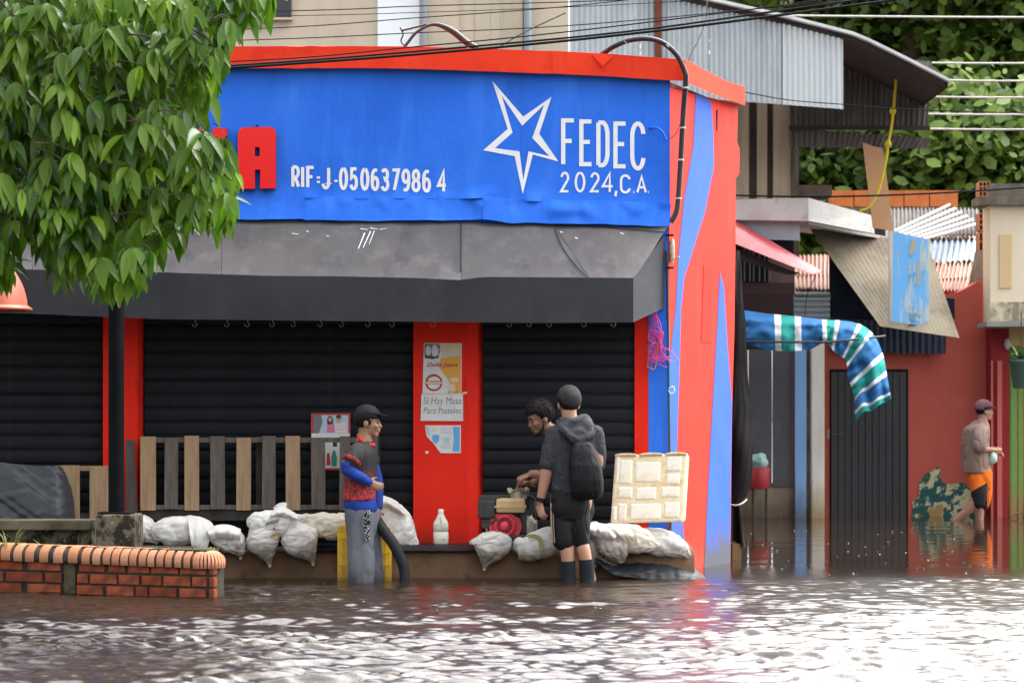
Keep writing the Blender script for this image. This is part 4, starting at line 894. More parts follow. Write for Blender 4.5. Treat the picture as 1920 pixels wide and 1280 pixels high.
# engine block, muffler side and pump volute
rbox(976, 955, 995, 1000, -.08, .08, pm_blk, 'engine_block', .01)
m = MB(); vc = q(990, 985, .03); Rx = Matrix.Rotation(math.radians(90), 3, 'Y'); vr = 22 * pumpY / F
m.lathe(vc, [(vr, -.01), (vr * 1.04, .0), (vr * 1.04, .012), (vr * .9, .03), (vr * .5, .05), (vr * .48, .07)], 28, R=Rx); m.build('pump_volute', [pm_metal], pu)
m = MB(); m.tube([q(993, 963, .02), q(996, 950, .02), q(996, 938, .02)], .028, 12); m.build('outlet_pipe', [pm_blk], pu)
m = MB()
for pts in ([(897, 1006), (990, 1006), (1003, 998), (1003, 935), (996, 930), (900, 930)],): m.tube([q(a, b, -.10) for a, b in pts], .011, 8)
m.tube([q(905, 1006, -.10), q(905, 1006, .14), q(995, 1006, .14), q(995, 1006, -.10)], .011, 8); m.build('frame', [pm_blk], pu)
# crumpled cap on top, dark filler under the worker's hand
m = MB()
m.lathe(q(972, 934, .03), [(.062, 0), (.064, .02), (.055, .045), (.052, .06)], 18); m.build('filler_neck', [pm_metal], pu)
def rag(u, v):
    a = 2 * math.pi * u; r_ = (.05 + .035 * v); c0 = q(972, 921, .03); p = c0 + Vector((math.cos(a) * r_, math.sin(a) * r_ * .8, -.02 + .05 * v * abs(math.sin(a * 1.5 + .6)) + .012 * nz((a, v, 0), 2)))
    return p
tag(MB().sheet(rag, 36, 8, .004).build('crumpled_cloth', [mat('dirty_cloth', (.40, .37, .28), .85, (.22, .2, .15), 12, bump=.6, bscale=30)]), 'dirty crumpled cloth around the filler on top of the pump', 'cloth')
# ---------------------------------------------------------------- far side: walls, roofs, signs
FR = 29.0
def zinc(name, c, c2, stain, ss=2.5): return mat(name, c, .5, c2, 3, stretch=(3, 1, .3), stain=stain, sscale=ss, sstretch=(2, 1, .5), slo=.52, shi=.75, metal=.12, bump=.15, bscale=20)
z_grey = zinc('grey_zinc', (.46, .51, .54), (.38, .425, .455), (.54, .57, .585)); z_light = zinc('new_zinc', (.62, .66, .67), (.56, .60, .61), (.66, .69, .69)); z_dark = zinc('old_dark_zinc', (.10, .088, .082), (.055, .048, .046), (.16, .15, .14))
z_rust = zinc('rusty_zinc', (.29, .125, .08), (.22, .095, .065), (.34, .19, .135)); z_pink = zinc('pink_painted_zinc', (.60, .12, .14), (.54, .095, .11), (.64, .22, .23)); z_blue = zinc('bluish_zinc', (.25, .31, .37), (.19, .25, .31), (.32, .36, .39)); z_cream = zinc('weathered_cream_zinc', (.135, .118, .092), (.085, .076, .063), (.20, .16, .085), 1.5)
def corr(m, quad, n, amp, th=.003, mi=0, sag=0):
    """corrugated sheet between four corners (TL, TR, BR, BL); the waves run from top to bottom"""
    TL_, TR_, BR_, BL_ = [Vector(x) for x in quad]; nn = (TR_ - TL_).cross(BL_ - TL_).normalized()
    nn = nn if nn.y < 0 else -nn
    steps = n * 4
    def fn(u, v): return TL_.lerp(TR_, u).lerp(BL_.lerp(BR_, u), v) + nn * (amp * math.sin(2 * math.pi * u * n) - sag * math.sin(math.pi * v))
    m.sheet(fn, steps, 2, th, mi); return m
def pbox(m, x0, y0, x1, y1, Yf, dep, mi=0):
    a, b = P(x0, y1, Yf), P(x1, y0, Yf); m.box((a.x, Yf, a.z), (b.x, Yf + dep, b.z), mi); return m
def pprism(m, pts, Yf, dep, mi=0): m.prism([P(a, b, Yf) for a, b in pts], (0, dep, 0), mi); return m

# --- beige building behind the shop
beige = mat('beige_render', (.55, .47, .365), .8, (.49, .415, .32), 1.5, stain=(.45, .385, .30), sscale=1.2, sstretch=(1.5, 1, .4), bump=.2, bscale=10)
bb = thing('beige_building', 'tall plain beige building rising behind the blue shop', 'building', P(740, 970, 30))
m = MB(); a, b = P(150, 0, 30), P(1066, 0, 30); m.box((a.x, 30, -.34), (b.x, 38, 9)); m.build('wall', [beige], bb)
m = MB(); pbox(m, 462, -60, 546, 33, 29.93, .068); m.build('window', [mat('dark_window', (.012, .012, .015), .2)], bb)
m = MB(); pbox(m, 460, 33, 548, 37, 29.9, .09); m.build('window_sill', [beige], bb)
m = MB(); pbox(m, 708, -60, 786, 130, 29.95, .048); m.build('white_panel', [mat('white_plaster', (.78, .82, .84), .6)], bb)
for x0, x1, mm in ((787, 803, mat('grey_pipe_paint', (.26, .27, .29), .5)), (983, 997, mat('blue_grey_pipe', (.25, .30, .36), .5))):
    m = MB(); p = P((x0 + x1) / 2, 0, 29.85); m.tube([(p.x, 29.85, 2), (p.x, 29.85, 9)], (x1 - x0) / 2 * 29.85 / F, 14); m.build('drain_pipe', [mm], bb)
for x in (866, 905, 942): 
    m = MB(); pbox(m, x - (14 if x == 905 else 2), -60, x + (14 if x == 905 else 2), 130, 29.985, .014); m.build('render_strip', [mat('pale_render_strip', (.5, .43, .34), .8)], bb)
m = MB(); pbox(m, 980, -60, 982, 130, 29.9, .02); m.build('thin_conduit', [dark], bb)

# --- zinc gable shed
sh_ = thing('zinc_shed', 'corrugated zinc shed with sloping roof and hanging dark sheets', 'shed', P(1420, 970, 29))
def roofy(px): return poly([(1060, -66), (1310, -4), (1470, 32), (1610, 68), (1700, 112), (1782, 154)], px)
def gable(x0, x1, b0, b1, mm, Yg, n):
    def fn(u, v):
        px = lerp(x0, x1, u); return P(px, lerp(roofy(px) + 12, lerp(b0, b1, u), v), Yg) + Vector((0, -.022 * math.sin(2 * math.pi * u * n), 0))
    MB().sheet(fn, n * 4, 2, .003).build('zinc_sheet', [mm], sh_)
for i, (x0, x1, mm) in enumerate(((1068, 1200, z_grey), (1201, 1330, z_grey), (1331, 1470, z_grey), (1468, 1581, z_light))):
    gable(x0, x1, poly([(1068, 168), (1400, 191), (1581, 205)], x0), poly([(1068, 168), (1400, 191), (1581, 205)], x1) if x1 < 1580 else 205, mm, 27.0 - (.02 if i == 3 else 0), int((x1 - x0) / 9.5))
m = MB(); rings = []
for px in list(range(1060, 1790, 30)) + [1782]:
    p = P(px, roofy(px), 26.85); rings.append([p, p + Vector((0, 1.8, 0)), p + Vector((0, 1.8, .03)), p + Vector((0, 0, .035))])
m.loft(rings, 0, False); m.build('roof_sheet', [mat('pale_roof_edge', (.62, .63, .64), .5, (.5, .5, .5), 6)], sh_)
m = MB(); rings = []
for px in list(range(1060, 1790, 30)) + [1776]:
    p = P(px, roofy(px), 26.85) + Vector((0, .1, -.003)); rings.append([p - Vector((0, 0, .05)), p + Vector((0, 1.65, -.05)), p + Vector((0, 1.65, 0)), p])
m.loft(rings, 0, False); m.build('roof_boards', [mat('old_roof_boards', (.055, .042, .036), .9, (.03, .025, .022), 5, stretch=(.5, 5, 1))], sh_)
m = MB(); p = P(1234, 0, 26.9); m.box((p.x - .035, 26.88, 3.6), (p.x + .035, 26.94, 6.2)); m.build('rusty_post', [mat('rust', (.17, .05, .03), .85, (.10, .035, .025), 9)], sh_)
for t, b_, Yz in ((96, 244, 28.52), (240, 279, 28.46)):
    m = MB(); corr(m, (P(1480, t, Yz), P(1748, t + 20, Yz), P(1738 if t < 200 else 1734, b_, Yz), P(1480, b_ - 4, Yz)), 26, .02); m.build('hanging_zinc_sheet', [z_dark], sh_)
m = MB(); pbox(m, 1480, 236, 1744, 243, 28.38, .06); m.build('hanging_rail', [mat('rail_wood', (.045, .035, .032), .9)], sh_)
plank = mat('pale_shed_plank', (.33, .27, .20), .8, (.25, .2, .15), 3, stretch=(4, 1, .3)); plankd = mat('brown_shed_plank', (.07, .055, .045), .85, (.045, .035, .03), 4)
for x0, x1, mm, yy in ((1330, 1404, plank, 29), (1405, 1419, plankd, 29.05), (1420, 1438, plank, 28.97), (1439, 1449, plankd, 29.05), (1450, 1484, plank, 28.98), (1484.5, 1490, plankd, 28.9)):
    m = MB(); pbox(m, x0, 120, x1, 372, yy, .08); m.build('plank', [mm], sh_)
m = MB(); pbox(m, 1488, 347, 1560, 368, 30.5, .5); m.build('dark_beam', [plankd], sh_)
# posts that carry the shed (behind the facade)
m = MB()
for x in (1100, 1488): p = P(x, 0, 30.4); m.box((p.x - .06, 30.34, -.34), (p.x + .06, 30.46, P(0, roofy(x) + 14, 30.4).z))
m.build('shed_posts', [plankd], sh_)

# --- stalls house with grey metal panels
gm_ = mat('grey_metal_panel', (.072, .072, .082), .5, (.055, .055, .062), 2, stain=(.10, .10, .105), sscale=3, bump=.15, bscale=8)
plin = mat('bare_plinth', (.28, .22, .155), .85, (.2, .155, .11), 4, low=((.12, .09, .065), 0, .25), bump=.4, bscale=25)
st = thing('stall_house', 'dark stall front with grey metal panels and pale plinth', 'stall', P(1450, 970, FR))
m = MB(); pbox(m, 1300, 905, 1490, 1030, FR, .3); m.build('plinth', [plin], st)
for x0, x1 in ((1300, 1402), (1404, 1447), (1449, 1486)):
    m = MB(); pbox(m, x0, 655, x1, 912, FR - .02, .03); m.build('metal_panel', [gm_], st, bevel=.004)
m = MB(); pbox(m, 1300, 400, 1488, 655, FR + .06, .2); m.build('dark_opening', [mat('recess_shade', (.03, .026, .026), .9, (.018, .016, .017), 3)], st)  # solid box coloured dark for the shade in the recess
pinkb = mat('faded_pink_board', (.22, .13, .12), .85, (.15, .10, .095), 3)
m = MB(); pbox(m, 1440, 478, 1488, 530, FR + .02, .03); m.build('pink_board', [pinkb], st)
m = MB(); pbox(m, 1380, 530, 1490, 552, FR - .0, .03); m.build('brown_board', [mat('brown_board', (.075, .045, .042), .85)], st)
for x in (1396, 1406, 1413, 1424, 1434, 1443):
    m = MB(); p = P(x, 0, FR - .03); m.tube([(p.x, FR - .03, P(0, 528, FR).z), (p.x, FR - .03, P(0, 452, FR).z)], .009, 6); m.build('bar', [mat('bar_paint', (.12, .12, .13), .6)], st)
m = MB(); pbox(m, 1380, 552, 1488, 590, FR + .0, .03); m.build('brown_board', [mat('maroon_board', (.055, .035, .036), .85)], st)
m = MB(); pbox(m, 1484, 640, 1490, 905, FR - .03, .05); m.build('pink_edge', [pinkb], st)
bp = mat('blue_post_paint', (.22, .40, .68), .55, (.18, .34, .60), 3, stretch=(1, 1, .3), low=((.10, .13, .18), .05, .45)); wp = mat('white_post_paint', (.74, .71, .62), .6, (.6, .56, .48), 4, stretch=(1, 1, .3), low=((.36, .26, .12), .05, .5))
m = MB(); pbox(m, 1491, 655, 1512, 1020, FR - .1, .16); m.build('blue_post', [bp], st)
m = MB(); pbox(m, 1512.5, 640, 1519, 1020, FR + .1, .1); m.build('gap_wall', [mat('stained_wall', (.20, .17, .14), .9, (.06, .055, .05), 4)], st)
m = MB(); pbox(m, 1522, 640, 1546, 1020, FR - .12, .16); m.build('white_post', [wp], st, bevel=.01)
m = MB(); corr(m, (P(1490, 548, FR + .3), P(1556, 548, FR + .3), P(1556, 606, FR + .28), P(1490, 606, FR + .28)), 1, .0); 
m = MB()
def hc(u, v): return P(lerp(1488, 1556, u), lerp(548, 610, v), FR + .3) + Vector((0, -.03 * math.sin(v * 2 * math.pi * 6), 0))
m.sheet(hc, 4, 40, .003); m.build('zinc_sheet', [z_grey], st)
for t, b_, o in ((480, 515, 1.0), (516, 540, .6), (538, 556, .4)):
    m = MB(); corr(m, (P(1490, t, FR + o + .35), P(1560, t - 2, FR + o + .35), P(1558, b_ + 3, FR + o - .1), P(1490, b_, FR + o - .1)), 9, .02); m.build('roof_sheet', [z_rust if t > 480 else z_cream if t < 480 else z_rust], st)
m = MB(); m.tube([P(1530, 515, FR), P(1512, 560, FR - .05), P(1508, 640, FR - .05)], .006, 5, smooth=10); m.build('hanging_wire', [blk], st)
# pink roof
m = MB(); corr(m, (P(1310, 430, 27.3), P(1326, 380, 28.4), P(1541, 509, 28.1), P(1523, 515, 27.3)), 9, .010); pr = m.build('pink_roof', [z_pink], st)
m = MB(); pprism(m, [(1378, 466), (1398, 470), (1440, 490), (1480, 506), (1500, 512), (1480, 515), (1440, 505), (1398, 490), (1378, 480)], 27.5, .05); m.build('roof_batten', [plankd], st)
# white canopy
wc = mat('weathered_white_concrete', (.56, .55, .53), .8, (.45, .44, .42), 3, stain=(.25, .23, .2), sscale=5, slo=.58, shi=.78, bump=.4, bscale=20)
cnp = thing('concrete_canopy', 'weathered white concrete canopy edge above the dark stall', 'canopy', P(1500, 430, 28.6))
m = MB(); a = [P(1300, 376, 28.2), P(1516, 371, 28.2), P(1634, 404, 29.2), P(1636, 404, 30.0), P(1300, 376, 30.0)]
zb_ = .26
rings = [[P(1300, 411, 28.2), P(1300, 376, 28.2), P(1300, 376, 28.2) + Vector((0, 1.5, 0)), P(1300, 411, 28.2) + Vector((0, 1.5, 0))],
         [P(1516, 414, 28.2), P(1516, 371, 28.2), P(1516, 371, 28.2) + Vector((0, 1.6, 0)), P(1516, 414, 28.2) + Vector((0, 1.6, 0))],
         [P(1640, 438, 29.3), P(1636, 404, 29.3), P(1636, 404, 29.3) + Vector((-.3, .6, 0)), P(1640, 438, 29.3) + Vector((-.3, .6, 0))]]
m.loft(rings, 0, False); m.build('edge_beam', [wc], cnp)
m = MB(); rings = [[P(1516, 414, 28.3), P(1516, 419, 28.3), P(1664, 452, 29.45), P(1664, 444, 29.45)]]
m = MB(); m.prism([P(1516, 413, 28.35), P(1664, 444, 29.5), P(1664, 450, 29.5), P(1516, 420, 28.35)], (0, .2, 0)); m.build('drip_edge', [wc], cnp)
m = MB(); pprism(m, [(1380, 412), (1499, 416), (1500, 451), (1380, 447)], 28.35, .03); m.build('grey_panel', [mat('grey_blue_panel', (.30, .34, .37), .6, (.24, .27, .3), 3)], cnp)

# --- red house
redw = mat('dull_red_wall', (.47, .105, .078), .8, (.42, .088, .066), 2, stain=(.52, .14, .105), sscale=2, slo=.55, shi=.85, bump=.3, bscale=8)
rh = thing('red_house', 'dull red house wall with a black metal door and zinc awning', 'house', P(1700, 970, 29.5))
YR = 29.5
m = MB(); pprism(m, [(1546, 560), (1743, 556), (1780, 552), (1800, 546), (1820, 536), (1838, 524), (1850, 520), (1858, 521), (1857, 1020), (1546, 1020)], YR, .4); m.build('wall', [redw], rh)
m = MB(); pprism(m, [(1836, 470), (1858, 470), (1858, 520), (1850, 519), (1838, 523), (1830, 528)], YR + .1, .3); m.build('bare_wall_top', [mat('bare_cement', (.22, .19, .165), .9, (.14, .12, .1), 5)], rh)
dm = mat('black_door_paint', (.014, .015, .018), .5, (.022, .023, .026), 3, stretch=(3, 1, .3), low=((.025, .023, .02), 0, .3))
m = MB(); pbox(m, 1556, 692, 1703, 1020, YR - .02, .03); dr = m.build('door', [dark], rh)
for i, x in enumerate(np.linspace(1559, 1700, 12)[:-1]):
    m = MB(); w = 141 / 11; pprism(m, [(x, 697), (x + w - 1.2, 697), (x + w - 1.2, 1020), (x, 1020)], YR - .045 - .008 * (i % 2), .03); m.build('door_slat', [dm], dr)
m = MB(); pbox(m, 1560, 812, 1582, 815, YR - .08, .02); m.build('latch', [mat('latch_steel', (.06, .06, .06), .5)], dr)
# peeling paint patch at the foot of the wall
k = NT('peeling_paint'); vo = k.n('TexVoronoi'); vo.inputs['Scale'].default_value = 9; k.l(k.coord(), vo.inputs['Vector'])
c1 = k.mix(k.ramp(k.noise(6, detail=6), .50, .54), (.014, .075, .072), (.50, .46, .26)); c2 = k.mix(k.ramp(k.noise(3.2, detail=6), .56, .60), c1, (.33, .19, .065)); c3 = k.mix(k.ramp(k.noise(14, detail=5), .60, .64), c2, (.20, .33, .22))
k.l(c3, k.b.inputs['Base Color']); k.b.inputs['Roughness'].default_value = .85; peel = k.m
pts = [(300, 1300), (300, 1110), (310, 1020), (350, 990), (355, 880), (390, 830), (430, 790), (470, 770), (515, 745), (525, 800), (545, 870), (600, 885), (690, 875), (740, 900), (780, 960), (800, 1040), (800, 1300)]
zz = catmull([(1640 + a / 4.268, 700 + b / 4.268) for a, b in pts], 90); r = random.Random(2)
m = MB(); pprism(m, [(a + r.uniform(-1.3, 1.3), b + r.uniform(-1.3, 1.3)) for a, b in zz], YR - .012, .012); m.build('peeled_paint_patch', [peel], rh)
m = MB(); pprism(m, [(1552, 805), (1557, 802), (1560, 812), (1557, 824), (1551, 820)], YR - .005, .01); m.build('plaster_chip', [mat('chip', (.5, .35, .28), .9)], rh)
# zinc awning with dark panel for the shade under it and valance
m = MB(); corr(m, (P(1508, 415, 29.4), P(1740, 462, 29.4), P(1799, 634, 28.2), P(1650, 612, 28.2)), 20, .002, .006); m.build('awning_sheet', [mat('stained_cream_sheet', (.20, .17, .12), .75, (.15, .13, .10), 1.4, stain=(.085, .065, .042), sscale=1.5, sstretch=(1, 1, .6), slo=.48, shi=.7, stain2=((.24, .19, .09), 2.2, .55, .7, (1, 1, 1)))], rh)
navy = mat('under_awning_shade', (.012, .016, .03), .8, (.02, .024, .04), 3)
m = MB(); pprism(m, [(1556, 470), (1568, 470), (1640, 545), (1790, 560), (1790, 598), (1556, 598)], YR - .1, .09); m.build('awning_backing', [navy], rh)  # wall area coloured dark navy for the shade inside the awning
m = MB(); corr(m, (P(1556, 596, YR - .15), P(1774, 608, YR - .15), P(1773, 663, YR - .15), P(1558, 660, YR - .15)), 18, .02); m.build('valance_sheet', [mat('navy_zinc', (.014, .024, .05), .5, (.022, .034, .065), 3)], rh)
# blue faded sign board with white edge post
k = NT('faded_blue_sign'); nv = k.noise(2.4, (3, 1, .5), 7, .7); nv2 = k.noise(3.5, (4, 1, .35), 7, .7)
c1 = k.mix(k.ramp(nv, .52, .60), (.09, .30, .58), (.36, .38, .34)); c2 = k.mix(k.ramp(nv2, .60, .68), c1, (.46, .36, .15)); k.l(c2, k.b.inputs['Base Color']); k.b.inputs['Roughness'].default_value = .7; sgm = k.m
sg = thing('faded_sign', 'faded blue signboard with peeling yellow lettering in front of the zinc awning', 'sign', P(1708, 613, 28.1))
m = MB(); a = [P(1675, 434, 28.1), P(1744, 449, 28.35), P(1741, 613, 28.35), P(1672, 602, 28.1)]; m.prism(a, (0.01, .05, 0)); m.build('board', [sgm], sg)
m = MB(); a = [P(1667, 436, 28.12), P(1674.6, 433, 28.1), P(1671.6, 603, 28.1), P(1668, 600, 28.12)]; m.prism(a, (0, .06, 0)); m.build('edge_strip', [wp], sg)
pal_y = mat('flaking_yellow_paint', (.50, .40, .16), .7, (.38, .40, .38), 9, lo=.45, hi=.55); pal_w = mat('flaking_white_paint', (.46, .5, .48), .7, (.15, .33, .52), 9, lo=.48, hi=.56)
for pts, mm in (([(1703, 470), (1707, 462), (1711, 448), (1716, 449), (1718, 470), (1712, 474), (1709, 481)], pal_y), ([(1703, 492), (1709, 490), (1708, 532), (1703, 536)], pal_w), ([(1711, 489), (1716, 489), (1717, 531), (1712, 533)], pal_w), ([(1719, 489), (1725, 490), (1726, 534), (1720, 535)], pal_y), ([(1728, 491), (1732, 491), (1731, 520), (1728, 524)], pal_w), ([(1704, 585), (1707, 572), (1711, 586), (1716, 571), (1721, 587), (1726, 574), (1729, 588), (1724, 601), (1708, 600)], pal_w)):
    m = MB(); pprism(m, pts, 28.12 + (pts[0][0] - 1675) / 69 * .25 - .012, .006); m.build('flaking_lettering', [mm], sg)
m = MB(); pprism(m, [(1618, 267), (1636, 274), (1655, 278), (1664, 340), (1674, 433), (1637, 427), (1628, 350)], 28.25, .035)
tag(m.build('orange_board', [mat('orange_tan_board', (.52, .29, .14), .75, (.45, .27, .17), 2.5, stain=(.5, .35, .22), sscale=3)]), 'upright orange tan board tied above the white canopy', 'board')
rope = mat('yellow_rope', (.55, .42, .03), .7)
m = MB(); m.tube([P(a, b, 27.9) for a, b in ((1681, 132), (1679, 165), (1675, 208), (1671, 240), (1665, 270), (1663, 290), (1657, 320), (1646, 360), (1630, 388), (1612, 396))], .016, 8, smooth=50)
for a, b in ((1674, 208), (1665, 270)): m.ell(P(a, b, 27.9), (.04, .04, .05))
tag(m.build('yellow_rope', [rope]), 'knotted yellow rope hanging from the shed roof', 'rope')

# --- roofs and brickwork behind the red house
obm = mat('orange_clay_block', (.58, .19, .06), .8, (.48, .14, .05), 4, stain=(.2, .09, .06), sscale=5, slo=.58, shi=.78, bump=.3, bscale=30)
ow = thing('clay_block_wall', 'row of orange clay blocks on a stained ledge behind the zinc roofs', 'wall', P(1680, 400, 32.5))
for i, (x0, x1, s_) in enumerate(((1555, 1600, 6), (1602, 1648, 0), (1650, 1694, 0), (1696, 1742, 0), (1744, 1796, 0))):
    m = MB(); pprism(m, [(x0, 357), (x1, 357), (x1, 388), (x0 + s_, 387 - (i == 0) * 2)], 32.5, .3); m.build('block', [obm], ow, bevel=.006)
m = MB(); pbox(m, 1566, 388.5, 1826, 402, 32.45, .4); m.build('ledge', [mat('blackened_ledge', (.10, .09, .08), .9, (.3, .26, .21), 7, lo=.55, hi=.7)], ow)
m = MB(); pbox(m, 1566, 402.5, 1826, 1000, 32.6, .3); m.build('lower_wall', [mat('lower_wall_cement', (.1, .085, .075), .9)], ow)
zr = thing('zinc_lean_to', 'patchwork lean-to roof of bluish and rusty zinc sheets', 'roof', P(1780, 560, 31))
for (TLp, TRp, BRp, BLp, mm, Y0, Y1, n) in (((1660, 392), (1836, 392), (1836, 440), (1660, 446), z_dark, 32.3, 31.4, 24), ((1730, 440), (1838, 440), (1836, 447), (1730, 447), z_rust, 31.5, 31.3, 14), ((1700, 446), (1836, 445), (1826, 488), (1690, 500), z_blue, 31.4, 30.7, 13), ((1700, 488), (1826, 487), (1818, 522), (1690, 527), z_rust, 30.8, 30.3, 17), ((1700, 524), (1820, 520), (1812, 545), (1700, 542), z_rust, 30.35, 29.9, 17)):
    m = MB(); corr(m, (P(*TLp, Y0), P(*TRp, Y0), P(*BRp, Y1), P(*BLp, Y1)), n, .022); m.build('roof_sheet', [mm], zr)
m = MB(); pprism(m, [(1690, 540), (1815, 540), (1815, 700), (1690, 700)], 30.4, .2); m.build('wall', [redw], zr)
pw = mat('white_tube_paint', (.46, .47, .46), .6)
for i in range(6):
    m = MB(); m.tube([P(1676 + i * 9, 434 + i * 3.5, 30.2), P(1780 + i * 11, 384 + i * 7, 31.6)], .02, 8); o = m.build('metal_tube', [pw]); tag(o, 'white metal tube slanting over the zinc roofs, %s of six from the sign side' % ('first', 'second', 'third', 'fourth', 'fifth', 'last')[i], 'tube', 'bundle of white tubes on the zinc roofs')
hb = mat('hollow_brick', (.42, .17, .09), .85, (.3, .12, .07), 6)
def lattice(x0, y0, x1, y1, nx_, ny_, label):
    t = thing('hollow_block', label, 'clay block', P((x0 + x1) / 2, y1, 30.2)); m = MB(); w, h = (x1 - x0) / nx_, (y1 - y0) / ny_
    for i in range(nx_ + 1): x = x0 + i * w; pbox(m, x - 1, y0, x + 1, y1, 30.2, .2)
    for j in range(ny_ + 1):
        y = y0 + j * h
        for i in range(nx_): pbox(m, x0 + i * w + 1.05, y - 1, x0 + (i + 1) * w - 1.05, y + 1, 30.2, .2)
    m.build('clay_grid', [hb], t); m = MB(); pbox(m, x0, y0, x1, y1, 30.41, .02); m.build('dark_back', [dark], t)
lattice(1836, 341, 1856, 368, 3, 3, 'hollow clay block on top of the concrete beam'); lattice(1836, 400, 1857, 432, 3, 3, 'hollow clay block below the concrete beam, upper one'); lattice(1836, 436, 1857, 470, 3, 2, 'hollow clay block standing on the bare cement wall top')
# --- cream building at the right edge
crm = mat('cream_render', (.70, .61, .46), .75, (.64, .54, .39), 2, stretch=(2, 1, .5), stain=(.66, .58, .44), sscale=3, bump=.2, bscale=10)
cb_ = thing('cream_house', 'cream house end with maroon lower wall and green panelled door', 'house', P(1900, 970, 29.3))
m = MB(); pbox(m, 1857, 384, 2080, 606, 29.0, .45); m.build('upper_wall', [crm], cb_)
m = MB(); pbox(m, 1874, 440, 1897, 540, 28.985, .012); m.build('faded_panel', [mat('faded_ochre', (.60, .44, .24), .75)], cb_)
m = MB(); pbox(m, 1856, 566, 2080, 603, 28.98, .018); m.build('stained_band', [mat('mould_stain', (.30, .26, .19), .85, (.10, .09, .07), 5, stretch=(3, 1, .4), stain=(.56, .48, .35), sscale=4, slo=.45, shi=.6)], cb_)
m = MB(); pbox(m, 1850, 603, 2080, 612, 28.6, .6); m.build('ledge', [conc], cb_)
mossb = mat('mossy_beam', (.17, .145, .11), .9, (.07, .065, .045), 5, stain=(.28, .25, .2), sscale=7, slo=.58, shi=.75, bump=.5, bscale=25)
m = MB(); pbox(m, 1836, 368, 2080, 384, 28.9, .5); m.build('concrete_beam', [mossb], cb_)
m = MB(); pbox(m, 1858, 344, 2080, 368, 29.2, .3); m.build('parapet', [mat('parapet_cement', (.16, .135, .11), .9, (.08, .07, .055), 5, stain=(.26, .22, .18), sscale=6, slo=.58, shi=.78)], cb_)
mar = mat('maroon_wall', (.27, .028, .032), .7, (.23, .024, .028), 2); mar2 = mat('pinkish_red_wall', (.52, .13, .11), .75)
m = MB(); pbox(m, 1858, 612, 1891, 1020, 29.2, .5); m.build('maroon_pier', [mar], cb_)
for x0, x1 in ((1858.5, 1862), (1870, 1879)):
    m = MB(); pbox(m, x0, 676, x1, 1020, 29.16, .035); m.build('pier_strip', [mar2], cb_)
ych = mat('yellow_door_frame', (.62, .42, .12), .6, low=((.32, .2, .07), 0, .3)); gdr = mat('green_door_panel', (.15, .30, .06), .6, (.12, .25, .05), 3, low=((.30, .16, .07), .05, .42))
m = MB(); pbox(m, 1892, 614, 2080, 1020, 29.3, .3); dd = m.build('door', [ych], cb_)
for x0, x1 in ((1895, 1906), (1909.5, 1917), (1921, 1940), (1944, 1970)):
    m = MB(); pbox(m, x0, 650, x1, 1020, 29.27, .028); m.build('door_panel', [gdr], dd)
m = MB(); pbox(m, 1892, 614, 2080, 648, 29.25, .04); m.build('lintel', [mat('ochre_lintel', (.55, .40, .16), .7)], cb_)
m = MB(); m.lathe(P(1889, 647, 29.15), [(.02, -.05), (.045, 0), (.03, .06), (.012, .08)], 12); m.build('wall_lamp', [pw], cb_)
# hanging plant
hp = thing('hanging_planter', 'green hanging bucket planter at the cream house door', 'plant pot', P(1913, 730, 28.3))
c = P(1915, 728, 28.3); m = MB(); m.lathe(c, [(.085, 0), (.10, .02), (.135, .30), (.145, .31), (.145, .34), (.13, .34), (.12, .3)], 22); m.build('pot', [mat('dark_green_bucket', (.05, .10, .08), .5)], hp)
m = MB(); m.tube([c + Vector((.0, 0, .34)), c + Vector((0, 0, .9))], .006, 6); m.build('hanger', [blk], hp)
m = MB(); r = random.Random(4)
for i in range(40):
    d = Vector((r.uniform(-1, 1), r.uniform(-1, 1), r.uniform(.1, 1))).normalized(); p = c + Vector((0, 0, .33)) + d * r.uniform(.02, .2); w = d.cross(Vector((0, 0, 1))).normalized() * .03
    m.add([p - d * .06, p + w, p + d * .09 - Vector((0, 0, .02)), p - w], [(0, 1, 2, 3)])
m.build('leaves', [mat('pot_leaf', (.05, .12, .03), .5)], hp, fix=False)
m = MB(); m.tube([P(1893, 967, 28.9), P(1910, 962, 28.8), P(1930, 957, 28.6)], .01, 6); tag(m.build('floating_pole', [wp]), 'thin pale pole lying at the water line by the green door', 'pole')

# --- striped cloth on its line
cb1 = mat('blue_cloth', (.03, .135, .33), .75, (.045, .18, .42), 4); cb2 = mat('teal_cloth', (.02, .26, .24), .75, (.04, .33, .30), 4); cb3 = mat('white_cloth', (.74, .74, .77), .75)
ctl = [((1394, 582), (1401, 645)), ((1436, 588), (1440, 655)), ((1477, 592), (1477, 658)), ((1515, 596), (1517, 655)), ((1546, 600), (1547, 642)), ((1572, 601), (1562, 657)), ((1602, 605), (1576, 668)), ((1626, 616), (1587, 675)), ((1643, 636), (1589, 700)), ((1656, 668), (1596, 722)), ((1662, 700), (1603, 745)), ((1667, 728), (1602, 758)), ((1671, 748), (1606, 783))]
seq = [('b', 41), ('w', 9), ('g', 20), ('w', 9), ('b', 36), ('w', 9), ('g', 20), ('w', 8), ('b', 34), ('w', 9), ('g', 22), ('w', 9), ('b', 36), ('w', 9), ('g', 22), ('w', 9), ('b', 36), ('w', 8), ('g', 12)]
tot = sum(x for _, x in seq)
def stripe(u):
    a = 0
    for ch, w in seq:
        a += w / tot
        if u <= a: return 'bgw'.index(ch)
    return 1
A_ = catmull([(*a, *b) for a, b in ctl], 200)
